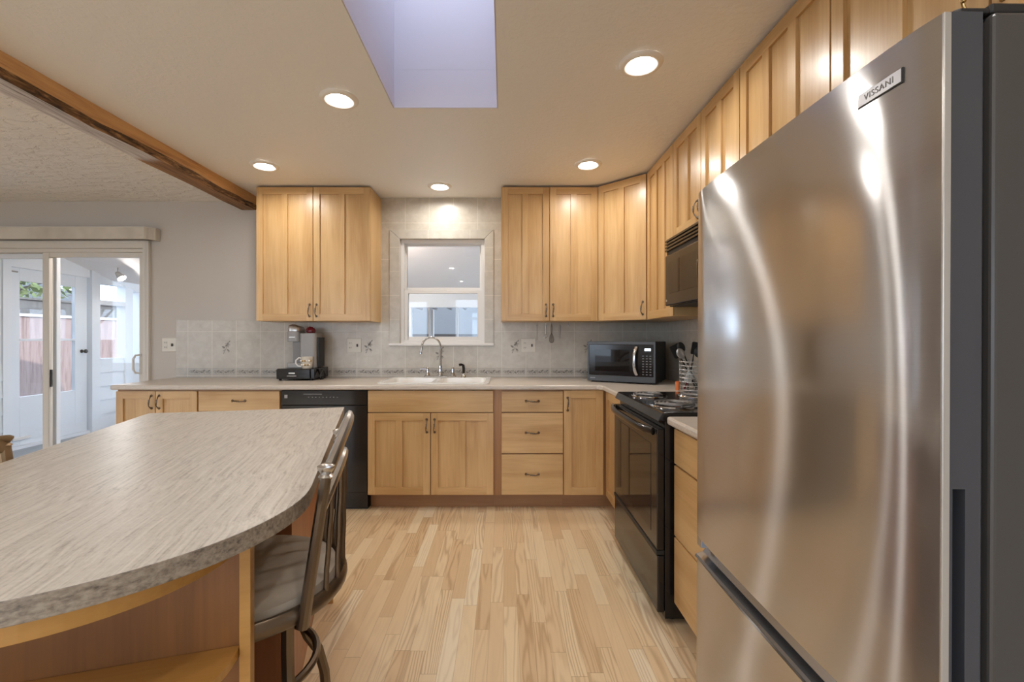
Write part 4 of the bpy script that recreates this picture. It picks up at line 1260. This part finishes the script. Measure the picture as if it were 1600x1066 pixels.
for z_, ae_, nm in ((0.630, 0.26, 'shelf'), (0.10, 0.26, 'shelf')):
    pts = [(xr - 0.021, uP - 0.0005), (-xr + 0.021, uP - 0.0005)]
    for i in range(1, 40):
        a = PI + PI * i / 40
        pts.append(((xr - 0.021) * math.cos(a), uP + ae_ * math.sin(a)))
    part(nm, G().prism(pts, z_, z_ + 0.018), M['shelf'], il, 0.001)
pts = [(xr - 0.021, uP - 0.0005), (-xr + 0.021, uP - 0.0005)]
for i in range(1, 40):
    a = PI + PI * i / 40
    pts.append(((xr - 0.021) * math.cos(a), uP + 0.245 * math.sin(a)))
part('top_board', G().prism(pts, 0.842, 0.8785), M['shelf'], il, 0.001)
g = G().prism([(-0.306, 0.10), (-0.02, 0.10), (-0.02, -0.03), (0.306, -0.03), (0.306, 0.66), (-0.306, 0.66)], 0.10, 0.8785)
part('cabinet_body', g, M['island_side'], il, 0.001)
part('knee_wall', G().box(-0.02, 0.02, uP + 0.0185, -0.0305, 0.0, 0.8785), M['island_side'], il)
part('plinth', G().box(-0.28, 0.30, 0.11, 0.655, 0.0, 0.0995), M['island_side'], il)
part('end_panel', G().box(-0.39, 0.375, 0.6605, 0.680, 0.0, 0.8785), M['maple_side'], il, 0.001)

# ------------------------------------------------------------------ bar stools (local +x is the back of the stool)
def make_stool(label, loc, rotz, metal, top):
    t = thing('bar_stool', label, 'stool', loc, rotz, 'bar stools at the island')
    ZR = 0.625
    ring = [(0.222 * math.cos(2 * PI * i / 44), 0.222 * math.sin(2 * PI * i / 44), ZR + 0.012) for i in range(44)]
    part('seat_ring', G().tube(ring, 0.016, 10, closed=True, flat=(0.8, 1.25)).lathe([(0.001, ZR - 0.004), (0.215, ZR - 0.004), (0.215, ZR + 0.006), (0.001, ZR + 0.006)], seg=40), metal, t)
    g = G()
    prof = [(0.200, ZR + 0.007), (0.212, ZR + 0.020), (0.206, ZR + 0.042), (0.175, ZR + 0.058), (0.10, ZR + 0.068), (0.001, ZR + 0.071)]
    g.lathe(prof, seg=48)
    part('cushion', g, M['cushion'], t)
    # back posts with disc finials
    for sg in (-1, 1):
        b0, b1 = Vector((0.150, sg * 0.178, ZR - 0.012)), Vector((0.200, sg * 0.200, 0.950))
        p_ = part('back_post', G().tube([b0, b0.lerp(b1, 0.5), b1], [0.0165, 0.0155, 0.0145], 10, flat=(1.15, 0.85)), metal, t)
        g = G().lathe([(0.013, 0.0), (0.017, 0.004), (0.011, 0.010), (0.016, 0.018), (0.019, 0.022), (0.019, 0.027), (0.012, 0.031), (0.001, 0.032)], tuple(b1 + Vector((0, 0, -0.004))), 18)
        part('finial', g, top, p_)
    def rail(z_end, z_mid, bow, r_, m_, nm, fl):
        pts = []
        for i in range(25):
            s_ = -1 + 2 * i / 24
            y = s_ * 0.198
            w_ = (1 - s_ * s_)
            pts.append((0.198 + bow * w_ - (0.95 - z_end) * 0.145, y, z_end + (z_mid - z_end) * (math.cos(s_ * PI / 2) ** 0.8 if abs(s_) < 1 else 0)))
        part(nm, G().tube(pts, r_, 8, flat=fl), m_, t)
        return pts
    rail(0.935, 1.045, 0.045, 0.013, top, 'top_rail', (0.8, 1.35))
    lp = rail(0.850, 0.950, 0.045, 0.010, top, 'lower_rail', (0.8, 1.2))
    for k in (4, 8, 12, 16, 20):
        x_, y_, z_ = lp[k]
        a = math.atan2(y_ * 0.92, 0.20)
        bx, by = 0.222 * math.cos(a), 0.222 * math.sin(a)
        pts = []
        for i in range(13):
            f = i / 12
            tw = 0.0007 * math.sin(i * 1.6)
            pts.append((bx + (x_ - bx) * f + tw, by + (y_ - by) * f + 0.0007 * math.cos(i * 1.6), ZR + 0.012 + (z_ - ZR - 0.012) * f))
        part('spindle', G().tube(pts, 0.0062, 7), metal, t)
    for k in range(4):
        a = PI / 4 + k * PI / 2
        c, s_ = math.cos(a), math.sin(a)
        pts = [(0.150, ZR - 0.002), (0.150, 0.52), (0.152, 0.455), (0.170, 0.41), (0.205, 0.35), (0.228, 0.27), (0.238, 0.16), (0.245, 0.012)]
        part('leg', G().tube([(r_ * c, r_ * s_, z_) for r_, z_ in pts], 0.0145, 8), metal, t)
    fr_ = [(0.158 * math.cos(2 * PI * i / 40), 0.158 * math.sin(2 * PI * i / 40), 0.435) for i in range(40)]
    part('foot_ring', G().tube(fr_, 0.010, 8, closed=True), metal, t)
    return t
sx, sy = isl(-0.300, 1.265)
make_stool('bronze metal bar stool with beige cushion, tucked under the island on the refrigerator side', (sx, sy, 0), ANG, M['bronze'], M['silver'])
sx, sy = isl(-0.812, 1.430)
make_stool('rusty bar stool at the patio-door side of the island, only its finial showing', (sx, sy, 0), ANG + PI, M['rust'], M['rust'])

# ------------------------------------------------------------------ enclosed porch behind the sink wall
PX0, PX1, PY = -5.54, 1.0, 6.80
def zc(y): return 3.82 - 0.276 * y
struct('floor_porch', G().box(PX0 - 0.14, PX1 + 0.14, YB + T, PY + 0.14, -0.08, -0.02), M['sun_floor'])
g = G()
y0, y1 = YB + T - 0.02, PY + 0.14
g.add([(PX0 - 0.14, y0, zc(y0)), (PX1 + 0.14, y0, zc(y0)), (PX1 + 0.14, y1, zc(y1)), (PX0 - 0.14, y1, zc(y1)), (PX0 - 0.14, y0, zc(y0) + 0.12), (PX1 + 0.14, y0, zc(y0) + 0.12), (PX1 + 0.14, y1, zc(y1) + 0.12), (PX0 - 0.14, y1, zc(y1) + 0.12)],
      [(0, 3, 2, 1), (4, 5, 6, 7), (0, 1, 5, 4), (1, 2, 6, 5), (2, 3, 7, 6), (3, 0, 4, 7)])
struct('ceiling_porch', g, M['sun_ceil'])
def sloped(g, ya, yb_, z0, x0, x1):
    vs = [(x0, ya, z0), (x1, ya, z0), (x1, yb_, z0), (x0, yb_, z0), (x0, ya, zc(ya) - 0.001), (x1, ya, zc(ya) - 0.001), (x1, yb_, zc(yb_) - 0.001), (x0, yb_, zc(yb_) - 0.001)]
    g.add(vs, [(0, 3, 2, 1), (4, 5, 6, 7), (0, 1, 5, 4), (1, 2, 6, 5), (2, 3, 7, 6), (3, 0, 4, 7)])
g = G()
XA, XB = PX0 - 0.10, PX0
sloped(g, YB + T, 4.95, -0.02, XA, XB)                       # solid bit next to the house
sloped(g, 4.94, 5.026, -0.02, XA, XB + 0.02)
sloped(g, 5.0, 6.06, 2.061, XA, XB)                         # above the porch door
sloped(g, 6.0, 6.12, -0.02, XA, XB + 0.03)                   # post
g.box(XA, XB, 6.12, 6.53, -0.02, 0.97)                       # lap siding below the window
for k in range(5):
    zz = 0.02 + k * 0.19
    g.add([(XB, 6.12, zz), (XB + 0.014, 6.12, zz), (XB + 0.004, 6.12, zz + 0.185), (XB, 6.12, zz + 0.185), (XB, PY, zz), (XB + 0.014, PY, zz), (XB + 0.004, PY, zz + 0.185), (XB, PY, zz + 0.185)], [(0, 1, 2, 3), (7, 6, 5, 4), (1, 5, 6, 2), (0, 4, 5, 1), (2, 6, 7, 3)])
    g.add([(XB, YB + T, zz), (XB + 0.014, YB + T, zz), (XB + 0.004, YB + T, zz + 0.185), (XB, YB + T, zz + 0.185), (XB, 4.95, zz), (XB + 0.014, 4.95, zz), (XB + 0.004, 4.95, zz + 0.185), (XB, 4.95, zz + 0.185)], [(0, 1, 2, 3), (7, 6, 5, 4), (1, 5, 6, 2), (0, 4, 5, 1), (2, 6, 7, 3)])
sloped(g, 6.12, 6.53, 2.0, XA, XB)
g.box(XA, XB + 0.02, 6.12, 6.53, 1.715, 1.775)
sloped(g, 6.53, 6.66, -0.02, XA, XB + 0.03)
g.box(XA, XB, 6.66, PY, -0.02, 0.97); sloped(g, 6.66, PY, 1.95, XA, XB)
struct('wall_porch_left', g, M['sun_wall'])
g = G()
g.box(PX0 - 0.1, PX1, PY, PY + 0.1, -0.02, 0.40)
g.box(PX0 - 0.1, PX1, PY, PY + 0.1, 1.72, zc(PY) - 0.001)
xw = -5.4
WXS = [-5.40, -4.55, -3.70, -2.85, -2.0, -1.43, -1.135, -0.705, -0.28, 0.4, 0.9]
g.box(PX0 - 0.1, -5.40, PY, PY + 0.1, 0.40, 1.72)
struct('wall_porch_back', g, M['sun_wall'])
struct('wall_porch_right', G().box(PX1, PX1 + 0.1, YB + T, PY, -0.02, 0.4).box(PX1, PX1 + 0.1, YB + T, PY, 1.8, 3.0), M['sun_wall'])
struct('window_30', G().box(PX1 + 0.045, PX1 + 0.051, YB + T, PY, 0.401, 1.799), M['glass'])  # full glass side, out of view, added to brighten the porch
for i, xm in enumerate(WXS):
    w_ = 0.055 if i in (0, 1, 2, 3, 4, 5) else 0.022
    m_ = M['sun_wall'] if w_ > 0.03 else M['grey_mid']
    o = struct('trim_%d' % (5 + i), G().box(xm - w_ / 2, xm + w_ / 2, PY + 0.01, PY + 0.09, 0.401, 1.719), m_)
for i in range(len(WXS) - 1):
    struct('window_%d' % (3 + i), G().box(WXS[i] + 0.03, WXS[i + 1] - 0.03, PY + 0.045, PY + 0.051, 0.401, 1.719), M['glass'])
for i, (ya, yb_, za, zb_) in enumerate(((6.125, 6.525, 0.971, 1.714), (6.125, 6.525, 1.776, 1.999), (6.665, PY - 0.005, 0.971, 1.949))):
    struct('window_%d' % (20 + i), G().box(PX0 - 0.053, PX0 - 0.047, ya, yb_, za, zb_), M['glass'])
# glazed porch door in the side wall
pdr = bpy.data.objects.new('door_2', None); COL.objects.link(pdr); pdr.location = (PX0 - 0.05, 5.03, 0.0); pdr['kind'] = 'structure'
DWd = 0.955
g = G()
g.box(-0.022, 0.022, 0.0, 0.125, 0.02, 2.06).box(-0.022, 0.022, DWd - 0.165, DWd, 0.02, 2.06)
g.box(-0.022, 0.022, 0.125, DWd - 0.165, 1.915, 2.06).box(-0.022, 0.022, 0.125, DWd - 0.165, 0.02, 0.575)
part('door_leaf', g, M['sun_door'], pdr, 0.003)
part('glazing_bar', G().box(-0.015, 0.024, 0.1255, DWd - 0.1655, 1.22, 1.245), M['sun_door'], pdr)
part('pane', G().box(-0.003, 0.003, 0.1255, DWd - 0.1655, 0.5755, 1.9145), M['glass'], pdr)
kn = part('knob', G().lathe([(0.024, 0.0), (0.022, 0.006), (0.010, 0.012), (0.010, 0.035), (0.025, 0.045), (0.027, 0.060), (0.018, 0.070), (0.001, 0.072)], (0.022, DWd - 0.075, 1.08), 16, axis='x'), M['black'], pdr)
part('closer', G().box(0.022, 0.05, 0.03, 0.22, 0.085, 0.115), M['white'], pdr, 0.004)
part('threshold', G().box(-0.05, 0.05, -0.07, DWd + 0.06, -0.02, 0.018), M['sun_wall'], pdr)
part('upper_catch', G().box(0.022, 0.030, 0.02, 0.10, 2.005, 2.02), M['grey_plastic'], pdr)

# spot heads on a bar hanging from the porch ceiling
def spot_head(loc, lab):
    t = thing('spotlight', lab, 'spotlight', loc, 0, 'porch ceiling spotlights')
    part('stem', G().tube([(0, 0, 0.06), (0, 0, -0.01)], 0.006, 8), M['silver_plastic'], t)
    part('head', G().lathe([(0.001, 0.05), (0.025, 0.045), (0.035, 0.0), (0.055, -0.055), (0.050, -0.055)], (0, 0, 0), 18, cap=False).xf(Matrix.Translation((0.02, 0, -0.04)) @ Matrix.Rotation(R(-40), 4, 'Y')), M['silver_plastic'], t)
    part('bulb', G().ball((0.045, 0, -0.075), 0.032), emit('porch_bulb', (1.0, 0.92, 0.84), 260.0), t)
spot_head((-5.10, 5.92, zc(5.92) - 0.062), 'small silver spotlight on the porch ceiling, seen through the patio door')
tb = thing('track_light', 'grey track light bar on the porch ceiling, seen through the kitchen window', 'track light', (-0.98, 4.90, zc(4.90)))
part('rail', G().box(-2.20, 0.14, -0.012, 0.012, -0.150, -0.128), M['grey_mid'], tb, 0.002)
part('stem', G().tube([(0.10, 0, 0.0), (0.10, 0, -0.13)], 0.008, 8), M['grey_mid'], tb)
part('stem', G().tube([(-0.45, 0, 0.0), (-0.45, 0, -0.13)], 0.008, 8), M['grey_mid'], tb)

for hx_ in (-0.42, -0.95, -1.50, -2.10):  # globes added out of view to throw warm light on the porch ceiling
    part('fill_lamp_holder', G().tube([(hx_, 0, -0.150), (hx_, 0, -0.19)], 0.02, 12), M['silver_plastic'], tb)
    part('fill_globe', G().ball((hx_, 0, -0.225), 0.045), emit('fill_globe', (1.0, 0.86, 0.74), 170.0), tb)

# ------------------------------------------------------------------ the yard
struct('ground', G().box(-40, 30, -20, 40, -0.35, -0.30), M['ground'])
fp = thing('reed_fence', 'pinkish reed fence along the yard, seen through the porch door', 'fence', (-7.6, 7.0, -0.3))
part('panel', G().box(-0.03, 0.0, -5.0, 6.0, 0.0, 1.90), M['fence_pink'], fp)
part('top_rail', G().box(-0.05, 0.03, -5.0, 6.0, 1.90, 1.94), M['white'], fp)
fb = thing('board_fence', 'weathered grey board fence standing behind the pinkish fence', 'fence', (-9.5, 8.0, -0.3))
part('boards', G().box(-0.03, 0.0, -7.0, 7.0, 0.0, 2.32), M['fence_wood'], fb)
part('cap', G().box(-0.06, 0.04, -7.0, 7.0, 2.32, 2.36), M['fence_wood'], fb)
ob = single('pergola_beam', G().box(-0.06, 0.06, -1.2, 0.35, 0.0, 0.10), M['orange_beam'], 'orange painted beam crossing behind the pinkish fence', 'beam', loc=(-8.3, 7.2, 1.80))
def house(name, label, loc, w, d, h, rh, rotz=0):
    t = thing(name, label, 'house', loc, rotz)
    part('walls', G().box(-w / 2, w / 2, -d / 2, d / 2, 0, h), M['siding'], t)
    g = G()
    ov = 0.4
    g.add([(-w / 2 - ov, -d / 2 - ov, h), (w / 2 + ov, -d / 2 - ov, h), (w / 2 + ov, d / 2 + ov, h), (-w / 2 - ov, d / 2 + ov, h), (-w / 2 - ov, 0, h + rh), (w / 2 + ov, 0, h + rh)],
          [(0, 1, 5, 4), (2, 3, 4, 5), (0, 4, 3), (1, 2, 5), (0, 3, 2, 1)])
    part('roof', g, M['roofing'], t)
house('house', 'grey house with low shingled roof beyond the kitchen window', (-2.5, 21.0, -0.3), 9.0, 6.0, 1.7, 1.6)
house('house', 'pale house with grey roof behind the board fence', (-20.0, 14.0, -0.3), 8.0, 9.0, 2.7, 1.4, R(90))
fr2 = thing('board_fence', 'pale board fence across the yard behind the porch windows', 'fence', (-1.0, 15.5, -0.3))
part('boards', G().box(-9, 9, 0.0, 0.03, 0.0, 1.45), M['fence_wood_x'], fr2)
part('cap', G().box(-9, 9, -0.03, 0.06, 1.45, 1.49), M['fence_wood_x'], fr2)
pc = thing('patio_cover', 'low patio cover with exposed rafters outside the porch windows', 'patio cover', (-1.0, 8.2, 0))
part('roof_sheet', G().box(-3.5, 3.0, -1.2, 1.0, 1.93, 1.97), M['roofing'], pc)
for k in range(22):
    part('rafter', G().box(-3.4 + k * 0.3, -3.36 + k * 0.3, -1.2, 1.0, 1.83, 1.929), M['siding'], pc)
part('post', G().box(-0.50, -0.42, 0.85, 0.95, -0.3, 1.83), M['white'], pc)
part('post', G().box(2.8, 2.9, 0.85, 0.95, -0.3, 1.83), M['white'], pc)
def tree(label, loc, h, rad, nl, seed, leafy=True):
    t = thing('tree', label, 'tree', loc)
    rg = random.Random(seed)
    g = G().tube([(0, 0, 0), (0.05, 0.02, h * 0.35), (0.0, 0.05, h * 0.7)], [0.14, 0.10, 0.05], 8)
    for k in range(16):
        a = rg.uniform(0, 2 * PI)
        z_ = h * rg.uniform(0.3, 0.7)
        g.tube([(0.02, 0.02, z_), (rad * 0.5 * math.cos(a), rad * 0.5 * math.sin(a), z_ + h * 0.15), (rad * 0.95 * math.cos(a), rad * 0.95 * math.sin(a), z_ + h * 0.22)], [0.04, 0.022, 0.006], 5)
    part('trunk', g, M['bark'], t)
    if leafy:
        g = G()
        for k in range(nl):
            v = Vector((rg.gauss(0, 1), rg.gauss(0, 1), rg.gauss(0, 0.8)))
            v = v.normalized() * rad * rg.uniform(0.35, 1.0)
            p_ = v + Vector((0, 0, h * 0.68))
            a, b = Vector((rg.uniform(-1, 1), rg.uniform(-1, 1), rg.uniform(-1, 1))).normalized(), Vector((rg.uniform(-1, 1), rg.uniform(-1, 1), rg.uniform(-1, 1))).normalized()
            s_ = rg.uniform(0.06, 0.13)
            g.add([p_ - a * s_, p_ - b * s_ * 0.5, p_ + a * s_, p_ + b * s_ * 0.5], [(0, 1, 2, 3)])
        o = link('foliage', g.mesh('foliage', M['leaf'], normals=False), t)
tree('leafy green tree above the board fence, seen through the porch door', (-11.5, 9.6, -0.3), 5.0, 1.8, 3500, 11)
tree('green tree behind the fence, farther along the yard', (-12.0, 20.5, -0.3), 5.2, 2.0, 3500, 12)
tree('bare branching tree outside, low in the kitchen window', (0.3, 12.5, -0.3), 4.5, 1.6, 0, 13, False)
